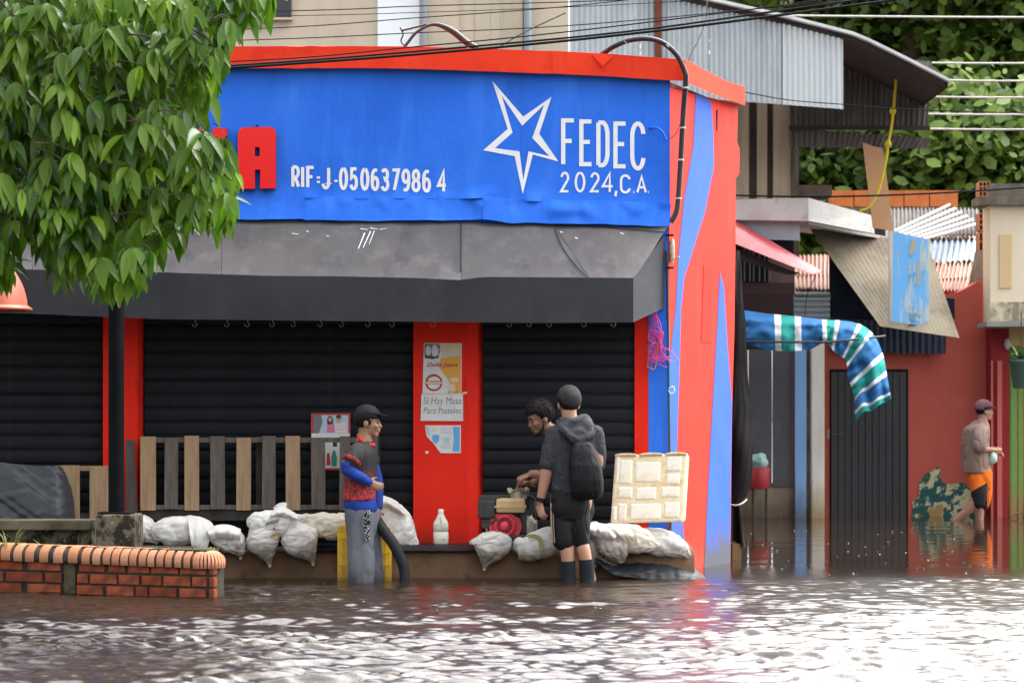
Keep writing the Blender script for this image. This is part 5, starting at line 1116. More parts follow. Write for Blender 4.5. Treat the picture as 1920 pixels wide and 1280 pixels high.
def cloth(u, v):
    k = A_[int(round(u * 200))]; px, py = lerp(k[0], k[2], v), lerp(k[1], k[3], v); q = (u * 7, v * 1.5, 0); hang = max(0, (u - .6) / .4)
    fold = .13 * (abs(math.sin(v * 7.5 + u * 2)) - .5) * hang + .05 * nz(q, 1.2) + .03 * nz(q, 3)
    py += 5 * hang * math.sin(v * 13 + 1) * (v - .0) 
    return P(px, py, 27.0 - .035 * math.sin(v * 3.1) * (1 - hang) - .10 * abs(nz((u * 16 + v * 1.5, v * 1.2, 3), 1)) * (1 - hang) + .40 * (max(0, .24 - v) / .24) ** 1.4 * (1 - hang) - fold)
m = MB().sheet(cloth, 200, 26, .004, 0, lambda u, v: stripe(u)); tag(m.build('striped_cloth', [cb1, cb2, cb3]), 'blue and teal cloth with white stripes draped over a line', 'cloth')
m = MB(); m.tube([P(1392, 640, 26.82), P(1470, 641, 26.8), P(1548, 641, 26.82), P(1600, 636, 26.9), P(1660, 630, 27.2)], .012, 6, smooth=20); tag(m.build('clothes_line', [blk]), 'dark line holding up the striped cloth', 'line')
# --- red box with teal bag
m = MB(); a, b = P(1406, 916, 28.75), P(1444, 876, 28.75)
tag(MB().lathe(Vector(((a.x + b.x) / 2, 28.78, a.z)), [(.105, 0), (.115, .02), (.122, .25), (.115, .26), (.10, .255)], 20).build('red_bucket', [mat('red_bucket_plastic', (.36, .02, .025), .5)]), 'small red bucket hung at the plinth of the stall', 'bucket')
m = MB(); m.ell(P(1424, 866, 28.75), (.10, .09, .11), nu=18, nv=12)
for v in m.v: v += Vector((nz(v, 14), nz(v, 14, 3), nz(v, 14, 7))) * .035
tag(m.build('plastic_bag', [mat('teal_bag_film', (.22, .42, .38), .4, (.4, .55, .5), 9)]), 'crumpled pale teal plastic bag on top of the red bucket', 'bag')
m = MB(); p = P(1424, 0, 28.78)
for x in (-.08, .08): m.box((p.x + x - .012, 28.76, -.34), (p.x + x + .012, 28.8, a.z))
tag(m.build('bucket_stand', [plankd]), 'two thin dark legs standing under the red bucket', 'stand')
# --- black tarp at the shop's rear corner, post under it
def tarp2(u, v):
    px = lerp(1366, poly([(0, 1386), (.2, 1394), (.55, 1404), (.62, 1412), (.85, 1411), (.95, 1404), (1, 1384)], v), u); py = lerp(470, 946 + 12 * (1 - u), v); q = (u * 2, v * 5, 1)
    return P(px + 3 * nz((v * 9, u, 0), 1) * u, py, 20.35 - .05 * math.sin(u * 3.1) - .05 * nz(q, .8) - .03 * abs(nz((u * 3 + v * 2, v * 3, 4), 1)))
tarpm = mat('dull_black_cloth', (.014, .014, .016), .75, (.022, .021, .022), 3)
t = MB().sheet(tarp2, 20, 50, .004).build('hanging_tarp', [tarpm]); tag(t, 'long black tarp hanging down the rear corner of the red wall', 'tarp')
def tarp3(u, v):
    px = lerp(1366, lerp(1386, 1397, v), u); py = lerp(946, 1020 - 6 * math.sin(u * 5), v); return P(px, py, 20.35 - .06 * math.sin(u * 8 + v) * (.3 + v))
MB().sheet(tarp3, 14, 14, .004).build('lower_fold', [tarpm], t)
m = MB(); m.tube([P(1368, 945, 20.2), P(1380, 947, 20.18), P(1392, 943, 20.2), P(1400, 936, 20.28)], .007, 6, smooth=10); m.build('tie_cord', [mat('pale_cord', (.5, .45, .36), .8)], t)
m = MB(); pbox(m, 1373, 1019, 1390, 1100, 20.3, .1); tag(m.build('wooden_post', [mat('wet_post_wood', (.25, .17, .085), .8, (.16, .11, .06), 5, stretch=(4, 1, .4))]), 'short wet wooden post in the water under the black tarp', 'post')

# ---------------------------------------------------------------- overhead cables
cg = 'overhead cables crossing the street'
wire_m = mat('matt_black_wire', (.012, .012, .013), .95)
lcm = mat('pale_cable', (.42, .40, .38), .6)
def cable(pts, rad, mm, label, Ys=None):
    m = MB(); n_ = len(pts); ys_ = Ys if isinstance(Ys, list) else [Ys] * n_
    m.tube([P(a, b, y) for (a, b), y in zip(pts, ys_)], rad, 5, smooth=24); tag(m.build('overhead_cable', [mm]), label, 'cable', cg)
cable([(-400, 180), (460, 126), (880, 94), (1200, 62), (1500, 24), (1900, -30)], .010, wire_m, 'lowest black cable of the pair rising to the right past the red parapet', 17)
cable([(-400, 172), (440, 123), (880, 88), (1190, 58), (1480, 18), (1800, -26)], .008, wire_m, 'upper black cable of the pair rising to the right past the red parapet', 17.2)
cable([(-400, 130), (420, 116), (780, 88), (1100, 56), (1500, 6), (1700, -24)], .005, wire_m, 'thin black wire crossing the red parapet just above the cable pair', 17.4)
cable([(-400, 92), (410, 77), (780, 62), (1100, 46), (1600, 0)], .005, wire_m, 'thin wire across the beige wall, lowest of four', 22)
cable([(-400, 78), (440, 56), (780, 34), (1100, 9), (1400, -30)], .005, wire_m, 'thin wire across the beige wall running up to the zinc sheets', 22)
cable([(-400, 40), (540, 21), (780, 12), (1100, 3), (1300, -8)], .005, wire_m, 'thin wire across the beige wall just under the black window', 22)
cable([(-300, 44), (545, 30), (780, 24), (1060, 14), (1300, 2)], .0035, wire_m, 'finest wire across the beige wall level with the window sill', 22)
for i, (y, x0) in enumerate(((118, 1700), (151, 1770), (182, 1745), (214, 1745), (242, 1740))):
    cable([(x0 - 250, y - 3), (x0, y), (1920, y + 1), (2300, y - 4)], .014, lcm, 'pale cable in front of the trees, number of five from the top: ' + ['first', 'second', 'third', 'fourth', 'fifth'][i], 32.8)
cable([(1200, 25), (1400, 29), (1920, 33), (2300, 30)], .014, lcm, 'pale cable high in front of the tree crowns above the zinc roof', 33)
cable([(1360, 366), (1500, 369), (1640, 367), (1800, 360), (1960, 349)], .011, wire_m, 'black cable sagging in front of the orange board and clay blocks', 27.2)
cable([(1390, 172), (1480, 188), (1580, 196), (1700, 205), (1960, 214)], .006, wire_m, 'thin black wire crossing the lower edge of the light zinc sheet', 26.4)
cable([(1326, 4), (1322, 40), (1310, 75), (1296, 100), (1288, 128)], .006, wire_m, 'thin black wire dropping from the zinc roof to the parapet corner', [26.5, 25, 23, 21, 19.1])
cable([(1060, 25), (985, 60), (930, 92), (900, 110)], .006, wire_m, 'slack wire slanting from the zinc sheets down to the parapet', [22, 21, 20, 18.8])
m = MB(); m.tube([W(a, b, -.1) for a, b in ((755, 92), (765, 80), (780, 62), (805, 48), (825, 48), (850, 60), (875, 80), (897, 92))], [.012, .012, .012, .012, .018, .026, .026, .024], 8, smooth=40)
m.tube([W(a, b, -.12) for a, b in ((752, 58), (770, 54), (800, 46))], .008, 6); m.tube([W(a, b, -.12) for a, b in ((750, 52), (756, 64), (752, 78), (762, 90))], .006, 6, smooth=12)
tag(m.build('service_cable', [blk]), 'looped black service cable bundle on top of the parapet before the white panel', 'cable')
# ---------------------------------------------------------------- trees
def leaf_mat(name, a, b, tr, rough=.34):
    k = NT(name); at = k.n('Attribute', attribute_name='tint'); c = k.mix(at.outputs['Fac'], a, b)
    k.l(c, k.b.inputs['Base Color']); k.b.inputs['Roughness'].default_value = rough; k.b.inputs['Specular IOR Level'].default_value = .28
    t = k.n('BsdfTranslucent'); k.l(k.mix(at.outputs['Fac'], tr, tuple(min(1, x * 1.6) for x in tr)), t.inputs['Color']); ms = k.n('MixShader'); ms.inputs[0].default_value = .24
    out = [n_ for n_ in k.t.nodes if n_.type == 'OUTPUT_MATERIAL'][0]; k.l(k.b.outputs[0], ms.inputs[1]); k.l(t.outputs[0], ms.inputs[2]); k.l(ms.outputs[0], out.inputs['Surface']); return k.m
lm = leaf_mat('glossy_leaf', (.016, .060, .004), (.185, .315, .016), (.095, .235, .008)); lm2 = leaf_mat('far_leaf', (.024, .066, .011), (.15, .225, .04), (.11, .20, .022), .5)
bark = mat('tree_bark', (.13, .10, .075), .9, (.07, .055, .045), 6, stretch=(1, 1, .3), bump=.8, bscale=20)
FOL = [(-90, -70), (512, -70), (530, 35), (512, 62), (470, 62), (440, 105), (420, 170), (402, 205), (408, 235), (436, 262), (456, 312), (452, 345), (446, 385), (456, 408), (448, 436), (420, 460), (388, 446), (362, 455), (345, 478), (318, 480), (298, 500), (290, 556), (250, 568), (206, 588), (172, 566), (118, 552), (84, 520), (70, 470), (40, 452), (22, 470), (40, 520), (34, 556), (-90, 560)]
def inside(px, py, pg=FOL):
    c = False; j = len(pg) - 1
    for i in range(len(pg)):
        (a, b), (d, e) = pg[i], pg[j]
        if (b > py) != (e > py) and px < (d - a) * (py - b) / (e - b) + a: c = not c
        j = i
    return c
def topx(p): return CX + p.x * F / p.y, HY - (p.z - CH) * F / p.y
def leaf_pts(base, d, nrm, L, wdt, curl, fold, nseg=6):
    """ovate pointed leaf folded on its midrib and curling down; returns rows of (left, mid, right)"""
    d = d.normalized(); s_ = d.cross(nrm).normalized(); nn = s_.cross(d).normalized(); rows_ = []; p = base.copy(); dirv = d.copy()
    for i in range(nseg + 1):
        t = i / nseg; w = wdt * (math.sin(math.pi * min(1, t * 1.02) ** .82) ** .9 if 0 < t < 1 else .02) * (1 - .25 * t)
        w = max(w, .0006); up = s_.cross(dirv).normalized()
        rows_.append((p - s_ * w + up * w * fold, p.copy(), p + s_ * w + up * w * fold))
        dirv = (dirv + Vector((0, 0, -1)) * curl / nseg - up * .0).normalized(); p = p + dirv * (L / nseg)
    return rows_
LF = [f for i in range(6) for f in ((i * 3, i * 3 + 1, i * 3 + 4, i * 3 + 3), (i * 3 + 1, i * 3 + 2, i * 3 + 5, i * 3 + 4))]
r = random.Random(11); leaves = []
def rosette(p, n_, droop, size, tint):
    for j in range(n_):
        an = 2 * math.pi * j / n_ + r.uniform(-.5, .5); d = Vector((math.cos(an) * r.uniform(.5, 1), math.sin(an) * .7 - .25, -droop * r.uniform(.35, 1.9) + (.5 if r.random() < .15 else 0))).normalized()
        L = size * r.choice((.6, .75, .9, 1, 1.1, 1.25)); up = Vector((r.uniform(-.6, .6), -.9 + r.uniform(-.5, .4), 1)); tn = min(1, max(0, tint + r.uniform(-.2, .25) + (.55 if r.random() < .07 else 0)))
        leaves.append((leaf_pts(p + d * .015, d, up, L, L * r.uniform(.15, .205), r.uniform(.1, 1.8), r.uniform(.1, .7)), tn))
tips = []
n_try = 0
while len(tips) < 1250 and n_try < 120000:
    n_try += 1
    px, py = r.uniform(-90, 535), r.uniform(-70, 585)
    Yd = 13.4 + 1.9 * r.random() ** 1.1
    q = Vector(P(px, py, Yd)); dd = nz((px / 85, py / 70, 0), 1, 4)
    if not inside(px, py) or not inside(px, py + 46) or not inside(px + 16, py + 16) or not inside(px - 14, py + 16): continue
    if (px - 15) ** 2 / 40 ** 2 + (py - 505) ** 2 / 45 ** 2 < 1 and Yd < 13.9: pass
    tips.append((q, dd))
for q, dd in tips:
    front = q.y < 14.2; rosette(q, r.choice((5, 6, 7)), 1.0, .178, .16 + .42 * dd + (.12 if front else -.14))  # crown shade put into the tint: dark clumps, deep leaves darker, front ones lighter
canopy_tips = []
for i in range(330):                        # unseen crown above and left of frame, added to shade the leaves in view
    px, py, Yd = r.uniform(-1100, 620), r.uniform(-900, -60), r.uniform(13.2, 17.4)
    if py > -120 and px > 380: continue
    q = P(px, py, Yd); canopy_tips.append(q); rosette(q, 6, .9, .16, .3)
for i in range(120):
    q = P(r.uniform(-900, -90), r.uniform(-60, 520), r.uniform(13.6, 16.4)); rosette(q, 6, .9, .16, .3)
def seen(lf):
    m_ = lf[0][3][1]; a, b = topx(m_); return m_.y if (0 < a < 1900 and 0 < b < 700) else 99
leaves.sort(key=seen)
tr = thing('leafy_tree', 'leafy tree with glossy drooping green leaves in the upper left foreground', 'tree', (-5.3, 16.9, .25))
def tinted(mesh, tints):
    at = mesh.attributes.new('tint', 'FLOAT', 'POINT'); at.data.foreach_set('value', tints)
keep = [l for l in leaves if inside(*topx(l[0][6][1])) or seen(l) == 99 or r.random() < .25]
for rows_, tn in keep[:300]:
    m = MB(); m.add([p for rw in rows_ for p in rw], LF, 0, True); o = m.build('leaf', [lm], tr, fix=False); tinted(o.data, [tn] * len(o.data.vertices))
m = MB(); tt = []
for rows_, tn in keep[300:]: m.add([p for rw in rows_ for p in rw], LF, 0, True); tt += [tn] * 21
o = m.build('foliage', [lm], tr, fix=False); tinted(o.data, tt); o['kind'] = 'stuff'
m = MB(); base = Vector((-5.3, 16.9, .2)); m.tube([base, base + Vector((.1, -.2, 1.2)), base + Vector((.25, -.7, 2.4)), base + Vector((.5, -1.4, 3.6))], [.17, .13, .115, .09], 14, smooth=16); m.build('trunk', [bark], tr)
for pts in ([(-4.95, 16.0, 2.9), P(60, 300, 14.7), P(230, 330, 14.5), P(330, 331, 13.9)], [(-4.9, 15.7, 3.3), P(40, 120, 14.6), P(260, 130, 14.4), P(400, 110, 14.3)], [(-5.0, 16.2, 2.5), P(40, 420, 14.8), P(160, 450, 14.6), P(240, 500, 14.4)], [(-4.85, 15.6, 3.5), P(100, -40, 14.5), P(330, -20, 14.3), P(480, 10, 14.2)]):
    m = MB(); m.tube(pts, [.05, .028, .014, .006], 8, smooth=24); m.build('branch', [bark], tr)
m = MB()
for q, dd in tips[::2]:
    b = q + Vector((-r.uniform(.05, .22), r.uniform(-.05, .15), r.uniform(-.02, .16))); m.tube([b, b.lerp(q, .5) + Vector((0, 0, .02)), q], [.006, .0045, .003], 4)
o = m.build('twigs', [bark], tr); o['kind'] = 'stuff'

# background trees, round leaves in clumps
def far_tree(name, label, cx, cy, Yd, rx, rz, n_cl, leaf, seed, gy=None, hole=None, tint=.35):
    r = random.Random(seed); c = P(cx, cy, Yd); root = thing(name, label, 'tree', (c.x, Yd, -.3), 'trees beyond the roofs')
    m = MB(); tt = []; cls = []
    for i in range(n_cl):
        d = Vector((r.gauss(0, 1), r.gauss(0, 1), r.gauss(0, 1))).normalized() * r.uniform(.45, 1.0) ** .6
        p = c + Vector((d.x * rx, d.y * rx * .6, d.z * rz)); a, b = topx(p)
        if hole and any((a - h[0]) ** 2 / h[2] ** 2 + (b - h[1]) ** 2 / h[3] ** 2 < 1 for h in hole) and p.y < Yd + .2: continue
        cls.append(p); ct = tint + r.uniform(-.4, .4)
        for j in range(24):
            q = p + Vector((r.gauss(0, .30), r.gauss(0, .26), r.gauss(0, .20))); nn = Vector((r.uniform(-.8, .8), -.5 + r.uniform(-.6, .6), r.uniform(.1, 1))).normalized()
            u_ = nn.orthogonal().normalized(); w_ = nn.cross(u_); an = r.random() * 6.28; e1 = u_ * math.cos(an) + w_ * math.sin(an); e2 = nn.cross(e1); L = leaf * r.uniform(.5, 1.35)
            m.add([q - e1 * L, q - e1 * L * .35 + e2 * L * .55, q + e1 * L * .45 + e2 * L * .52, q + e1 * L, q + e1 * L * .45 - e2 * L * .52, q - e1 * L * .35 - e2 * L * .55], [(0, 1, 2, 3), (0, 3, 4, 5)], 0, True); tt += [min(1, max(0, ct + r.uniform(-.2, .25)))] * 6
    o = m.build('crown', [lm2], root, fix=False); tinted(o.data, tt)
    m = MB(); m.tube([(c.x, Yd, -.3), (c.x + .1, Yd, 1.5), (c.x - .1, Yd + .1, c.z - rz * .3), (c.x, Yd, c.z + rz * .4)], [.26, .2, .15, .07], 10, smooth=14)
    for p in cls[::max(1, len(cls) // 9)]: m.tube([(c.x, Yd, c.z - rz * .5), (c.lerp(p, .5) + Vector((0, 0, .2))), p], [.09, .05, .02], 6, smooth=8)
    m.build('trunk', [bark], root)
far_tree('broadleaf_tree', 'dark round leaved tree directly behind the peak of the zinc roof', 1490, 40, 40, 2.6, 2.4, 260, .115, 1)
far_tree('broadleaf_tree', 'big round leaved tree with sky gaps behind the pale cables', 1760, 70, 39, 2.6, 3.0, 430, .115, 2, hole=[(1690, 70, 60, 34), (1800, 90, 46, 28), (1640, 20, 20, 14)], tint=.3)
far_tree('broadleaf_tree', 'bright green round leaved tree leaning in at the right edge', 1960, 60, 37, 1.7, 3.6, 380, .115, 3, tint=.62)
far_tree('broadleaf_tree', 'light green tree whose boughs hang along the top edge', 1720, -70, 38, 4.6, 1.0, 400, .115, 4, tint=.8)
far_tree('broadleaf_tree', 'low dense bushy tree filling the gap under the dark zinc sheets', 1650, 330, 36, 2.7, 1.25, 430, .105, 5, tint=.45)
far_tree('broadleaf_tree', 'dull green bushy tree between the shed planks and the orange board', 1540, 310, 38, 1.4, 1.3, 170, .11, 6, tint=.15)
far_tree('broadleaf_tree', 'bright low tree above the clay blocks and zinc tubes', 1830, 290, 35, 1.5, 1.0, 230, .115, 7, tint=.7)
far_tree('broadleaf_tree', 'dark tree deep behind the others, darkest of the group', 1720, 160, 44, 4.2, 2.6, 120, .16, 8, tint=0, hole=[(1650, 62, 14, 9), (1712, 70, 16, 12), (1760, 96, 15, 10), (1800, 60, 12, 16), (1862, 110, 26, 16), (1888, 262, 12, 12), (1706, 38, 10, 8), (1795, 35, 12, 14)])
# ---------------------------------------------------------------- people
def skin(name, c): return mat(name, c, .5, tuple(x * .86 for x in c), 14, bump=.1, bscale=120)
sk1 = skin('tan_skin', (.33, .165, .105)); sk2 = skin('light_tan_skin', (.48, .25, .165)); sk3 = skin('brown_skin', (.30, .15, .095)); sk4 = skin('far_tan_skin', (.40, .20, .13))
hairm = mat('black_hair', (.010, .008, .008), .65, (.018, .015, .014), 60, bump=.6, bscale=160); eyew = mat('eye_white', (.11, .085, .075), .5); tooth = mat('teeth', (.6, .57, .5), .4); eyed = mat('eye_iris', (.015, .01, .008), .2)
def basis(fx, fy, pitch=0, roll=0):
    f_ = Vector((fx, fy, 0)).normalized(); l_ = Vector((-f_.y, f_.x, 0)); up = Vector((0, 0, 1))
    f2 = (f_ * math.cos(pitch) - up * math.sin(pitch)); u2 = up * math.cos(pitch) + f_ * math.sin(pitch)
    l3 = l_ * math.cos(roll) + u2 * math.sin(roll); u3 = u2 * math.cos(roll) - l_ * math.sin(roll)
    return Matrix((f2, l3, u3)).transposed()
def head(mb, c, R, neck, s=1.0):
    T = lambda x, y, z: c + R @ (Vector((x, y, z)) * s)
    E = lambda p, r_: mb.ell(T(*p), tuple(q * s for q in r_), R)
    E((-.014, 0, .030), (.094, .074, .090)); E((.022, 0, -.022), (.066, .060, .078)); E((.012, 0, -.066), (.058, .054, .040)); E((.058, 0, -.092), (.026, .030, .022))
    E((.076, 0, .022), (.014, .046, .010)); E((.062, .034, -.026), (.022, .022, .022)); E((.062, -.034, -.026), (.022, .022, .022))
    mb.tube([T(.078, 0, .010), T(.090, 0, -.014), T(.097, 0, -.028)], [.009 * s, .011 * s, .0135 * s], 8, rnd=True)
    E((.086, 0, -.056), (.010, .024, .007)); E((.085, 0, -.068), (.010, .021, .008))
    for y in (1, -1): E((-.006, .077 * y, -.012), (.022, .010, .033))
    mb.tube([T(-.018, 0, -.03), T(-.02, 0, -.09), Vector(neck)], [.055 * s, .056 * s, .066 * s], 16, smooth=6)
    return T
def headgear(T, R, c, s, parent, m_, hl, name='hair', grow=1.0, extra=None, wob=.004, tuft=False):
    mb = MB(); cc = Vector((-.014, 0, .034)); n1, n2 = 28, 22; rings = []
    for i in range(n2 + 1):
        a = math.pi * (i + .01) / (n2 + .02); ring = []
        for j in range(n1):
            b = 2 * math.pi * j / n1; q = Vector((math.sin(a) * math.cos(b) * .106, math.sin(a) * math.sin(b) * .087, math.cos(a) * .101)) * grow; p = cc + q
            if p.z < hl(p.x, abs(p.y)): p = cc + q * .80
            else: p += q.normalized() * wob * nz(p, 40)
            ring.append(T(*p))
        rings.append(ring)
    mb.loft(rings)
    if extra: extra(mb)
    if tuft:
        rr = random.Random(int(c.x * 1000) % 997)
        for i in range(420):
            q = Vector((rr.gauss(0, 1), rr.gauss(0, 1), rr.gauss(.4, .8))).normalized(); p_ = cc + Vector((q.x * .106, q.y * .087, q.z * .101)) * grow
            if p_.z < hl(p_.x, abs(p_.y)) - .004: continue
            t_ = Vector((.9 + rr.uniform(-.25, .25), rr.uniform(-.3, .3), -.35)); t_ = (t_ - q * t_.dot(q)).normalized(); L_ = rr.uniform(.010, .020)
            mb.tube([T(*(p_ - q * .004)), T(*(p_ + t_ * L_ * .5 + q * .004)), T(*(p_ + t_ * L_ + q * .001))], [.005, .004, .0008], 4)
    return mb.build(name, [m_], parent)
def eyes(T, s, parent):
    for y in (1, -1):
        m = MB(); m.ell(T(.0735, .030 * y, -.001), (.0095 * s,) * 3, m=0); m.ell(T(.0825, .030 * y, -.001), (.0042 * s, .0055 * s, .0055 * s), m=1); m.build('eye', [eyew, eyed], parent)
        m = MB(); m.tube([T(.090, .014 * y, .022), T(.089, .032 * y, .028), T(.080, .050 * y, .022)], [.004 * s, .005 * s, .003 * s], 6); m.build('eyebrow', [hairm], parent)
def hand(mb, w, d, n, th, curl=.6, s=1.0, spread=.10):
    """wrist w, finger direction d, palm normal n (the way the fingers curl), th = +1/-1 thumb side along d x n"""
    d = Vector(d).normalized(); n = Vector(n); n = (n - d * n.dot(d)).normalized(); a = d.cross(n) * th
    w = Vector(w); mb.tube([w, w + d * .03 * s, w + d * .065 * s, w + d * .092 * s], [.026 * s, .034 * s, .040 * s, .038 * s], 14, up=a, flat=.42, rnd=True)
    for i, (L, o) in enumerate(((.072, 1.5), (.080, .5), (.074, -.5), (.058, -1.5))):
        p = w + d * (.088 - .006 * abs(o)) * s + a * o * .0195 * s; dd = (d + a * o * spread).normalized(); pts = [p]
        for k_, f_ in enumerate((.45, .32, .25)):
            ang = curl * (k_ + .6) * .75; dv = dd * math.cos(ang) + n * math.sin(ang); pts.append(pts[-1] + dv * L * f_ * s)
        mb.tube(pts, [.0098 * s, .0094 * s, .0086 * s, .0074 * s], 8, rnd=True)
    p = w + d * .022 * s + a * .026 * s; mb.tube([p, p + (a * .9 + d * .55 + n * .35).normalized() * .04 * s, p + (a * .9 + d * .55 + n * .35).normalized() * .04 * s + (d * .8 + a * .2 + n * .5).normalized() * .034 * s], [.0125 * s, .011 * s, .0085 * s], 8, rnd=True)
def limb(mb, pts, rs, n=14, smooth=10, **k): mb.tube(pts, rs, n, smooth=smooth, rnd=True, **k)
def trunk(mb, rings, R):
    """rings: (centre, half depth, half width)"""
    f_, l_ = R @ Vector((1, 0, 0)), R @ Vector((0, 1, 0)); f_.z = l_.z = 0; f_.normalize(); l_.normalize(); out = []
    d = catmull([(*c, a, b) for c, a, b in rings], len(rings) * 4)
    for x in d:
        c = Vector(x[:3]); out.append([c + f_ * math.copysign(abs(math.cos(t)) ** .85, math.cos(t)) * max(.01, x[3]) + l_ * math.copysign(abs(math.sin(t)) ** .85, math.sin(t)) * max(.01, x[4]) for t in np.linspace(0, 2 * math.pi, 28, endpoint=False)])
    mb.loft(out)
def folds(sd, a=.009, f=9, vert=.5):
    def fn(co, nn):
        q = (co.x * f, co.y * f, co.z * f * vert)
        return a * nz(q, 1, sd) - a * 1.1 * max(0, .5 - abs(nz(q, 1.6, sd + 5)) * 3)
    return fn
ppl = 'people wading in the flooded street'
def foot(mb, ankle, fdir, s=1.0):
    f_ = Vector(fdir).normalized(); a = Vector(ankle); mb.tube([a - f_ * .05 + Vector((0, 0, -.04)), a + f_ * .06 + Vector((0, 0, -.04)), a + f_ * .17 + Vector((0, 0, -.055))], [.036 * s, .04 * s, .026 * s], 12, flat=1.2, rnd=True)

# ---- man with the hose (profile, facing right)
Y1 = 17.6; p = lambda a, b, d=0: P(a, b, Y1 - d)
m1 = thing('person', 'young man in black and red jersey and cap holding a hose', 'person', p(683, 1172), ppl)
R1 = basis(1, -.12, .06); hc1 = p(691, 791, .0); mb = MB(); T = head(mb, hc1, R1, p(682, 832), .97)
limb(mb, [p(669, 846, .16), p(651, 872, .23), p(689, 905, .20)], [.042, .036, .027]); limb(mb, [p(690, 846, -.16), p(707, 905, -.17), p(709, 960, -.10)], [.042, .036, .027])
hand(mb, p(689, 904, .20), Vector((.075, .02, -.03)), Vector((.1, 1, -.1)), 1, .35, .85); hand(mb, p(709, 956, -.10), Vector((-.02, .05, -.1)), Vector((-.3, .9, 0)), 1, 1.1, .85)
trunk(mb, [(p(680, 836), .05, .07), (p(679, 848), .085, .17), (p(677, 880), .095, .155), (p(676, 925), .09, .14), (p(677, 962), .10, .155), (p(678, 985), .08, .14)], R1)
for x, d in ((674, .085), (690, -.085)):
    limb(mb, [p(x, 965, d), p(x + 2, 1040, d), p(x, 1100, d), p(x, 1158, d)], [.085, .062, .055, .042]); foot(mb, p(x, 1160, d), (1, 0, 0))
body1 = fuse(mb, 'body', [sk1], m1, .0075, 3)
cap_m = mat('black_cap_cloth', (.014, .014, .016), .7, (.02, .02, .022), 20)
def brim1(mb):
    for k_ in range(1): mb.prism([T(.07, -.055, .062), T(.105, -.05, .058), T(.138, -.028, .052), T(.142, 0, .051), T(.138, .028, .052), T(.105, .05, .058), T(.07, .055, .062)], R1 @ Vector((0, 0, .007)))
headgear(T, R1, hc1, .97, m1, cap_m, lambda x, y: .050 if x > -.0 else .050 - .10 * min(1, -x / .10), 'cap', 1.015, brim1)
headgear(T, R1, hc1, .97, m1, hairm, lambda x, y: (.03 if x > .03 else -.02 if x > -.02 else -.055), 'hair', .985)
eyes(T, .97, m1)
k = NT('jersey'); vo = k.n('TexVoronoi', feature='DISTANCE_TO_EDGE'); vo.inputs['Scale'].default_value = 52; k.l(k.coord(), vo.inputs['Vector'])
tc = k.n('TexCoord'); sp = k.n('SeparateXYZ'); k.l(tc.outputs['Object'], sp.inputs[0])
hgt = k.ramp(sp.outputs['Z'], .02, -.19); mm_ = k.n('Math', operation='MULTIPLY'); k.l(k.ramp(vo.outputs['Distance'], .02, .05), mm_.inputs[0]); k.l(k.ramp(k.noise(60, detail=2), .62, .30), mm_.inputs[1])
m3 = k.n('Math', operation='MULTIPLY'); k.l(mm_.outputs[0], m3.inputs[0]); k.l(hgt, m3.inputs[1]); mn = k.n('Math', operation='MULTIPLY'); mn.use_clamp = True; k.l(m3.outputs[0], mn.inputs[0]); mn.inputs[1].default_value = 2.2
k.l(k.mix(mn.outputs[0], (.017, .0155, .017), (.55, .03, .04)), k.b.inputs['Base Color']); k.b.inputs['Roughness'].default_value = .8; jersey = k.m
rcol = mat('red_collar', (.52, .05, .045), .8); bsl = mat('royal_blue_sleeve', (.018, .045, .24), .75, (.026, .06, .31), 6); jsl = mat('red_sleeve_end', (.42, .03, .04), .8, (.10, .03, .03), 40, lo=.45, hi=.55)
mb = MB(); trunk(mb, [(p(684, 826), .055, .075), (p(682, 836, 0), .078, .13), (p(679, 850), .106, .19), (p(676, 880), .117, .185), (p(675, 912), .113, .175), (p(674, 937), .121, .185)], R1)
limb(mb, [p(670, 846, .15), p(665, 856, .19), p(659, 866, .215)], [.068, .070, .066]); limb(mb, [p(690, 846, -.15), p(695, 862, -.18)], [.066, .066])
fuse(mb, 'jersey', [jersey], m1, .008, 4, disp=folds(2, .008, 8))
mb = MB(); mb.tube([p(661, 861, .208), p(657, 868, .222)], [.074, .072], 18); fuse(mb, 'sleeve_end', [jsl], m1, .007, 2)
mb = MB()
nk = [p(*q) for q in ((672, 815, .01), (676, 823, .06), (686, 831, .075), (698, 834, .03), (700, 833, -.03), (690, 826, -.07), (677, 818, -.06), (672, 815, .01))]; mb.tube(nk, .014, 8, smooth=30); mb.build('collar', [rcol], m1)
mb = MB(); limb(mb, [p(662, 862, .205), p(651, 876, .225), p(664, 888, .225), p(690, 903, .20)], [.052, .053, .046, .035]); fuse(mb, 'sleeve', [bsl], m1, .007, 3, disp=folds(5, .007, 14, 1))
mb = MB(); limb(mb, [p(694, 860, -.18), p(707, 903, -.17), p(709, 950, -.11)], [.05, .046, .036]); fuse(mb, 'sleeve', [bsl], m1, .007, 3)
mb = MB(); trunk(mb, [(p(674, 926), .105, .165), (p(675, 944), .116, .178), (p(677, 955), .112, .172), (p(678, 962), .095, .15)], R1); fuse(mb, 'undershirt', [bsl], m1, .008, 3, disp=folds(6, .006, 12))
gp = mat('grey_track_pants', (.145, .155, .175), .75, (.11, .118, .135), 5, stretch=(2, 2, .5), low=((.07, .072, .08), 0, .12))
mb = MB(); trunk(mb, [(p(676, 946), .103, .165), (p(677, 962), .112, .18), (p(680, 985), .115, .175), (p(683, 1005), .09, .15)], R1)
limb(mb, [p(674, 968, .085), p(677, 1030, .10), p(677, 1085, .10), p(676, 1160, .10)], [.10, .098, .102, .10]); limb(mb, [p(688, 968, -.085), p(696, 1025, -.08), p(700, 1085, -.08), p(699, 1160, -.08)], [.10, .088, .082, .08])
fuse(mb, 'track_pants', [gp], m1, .009, 4, disp=folds(9, .014, 6, .35))
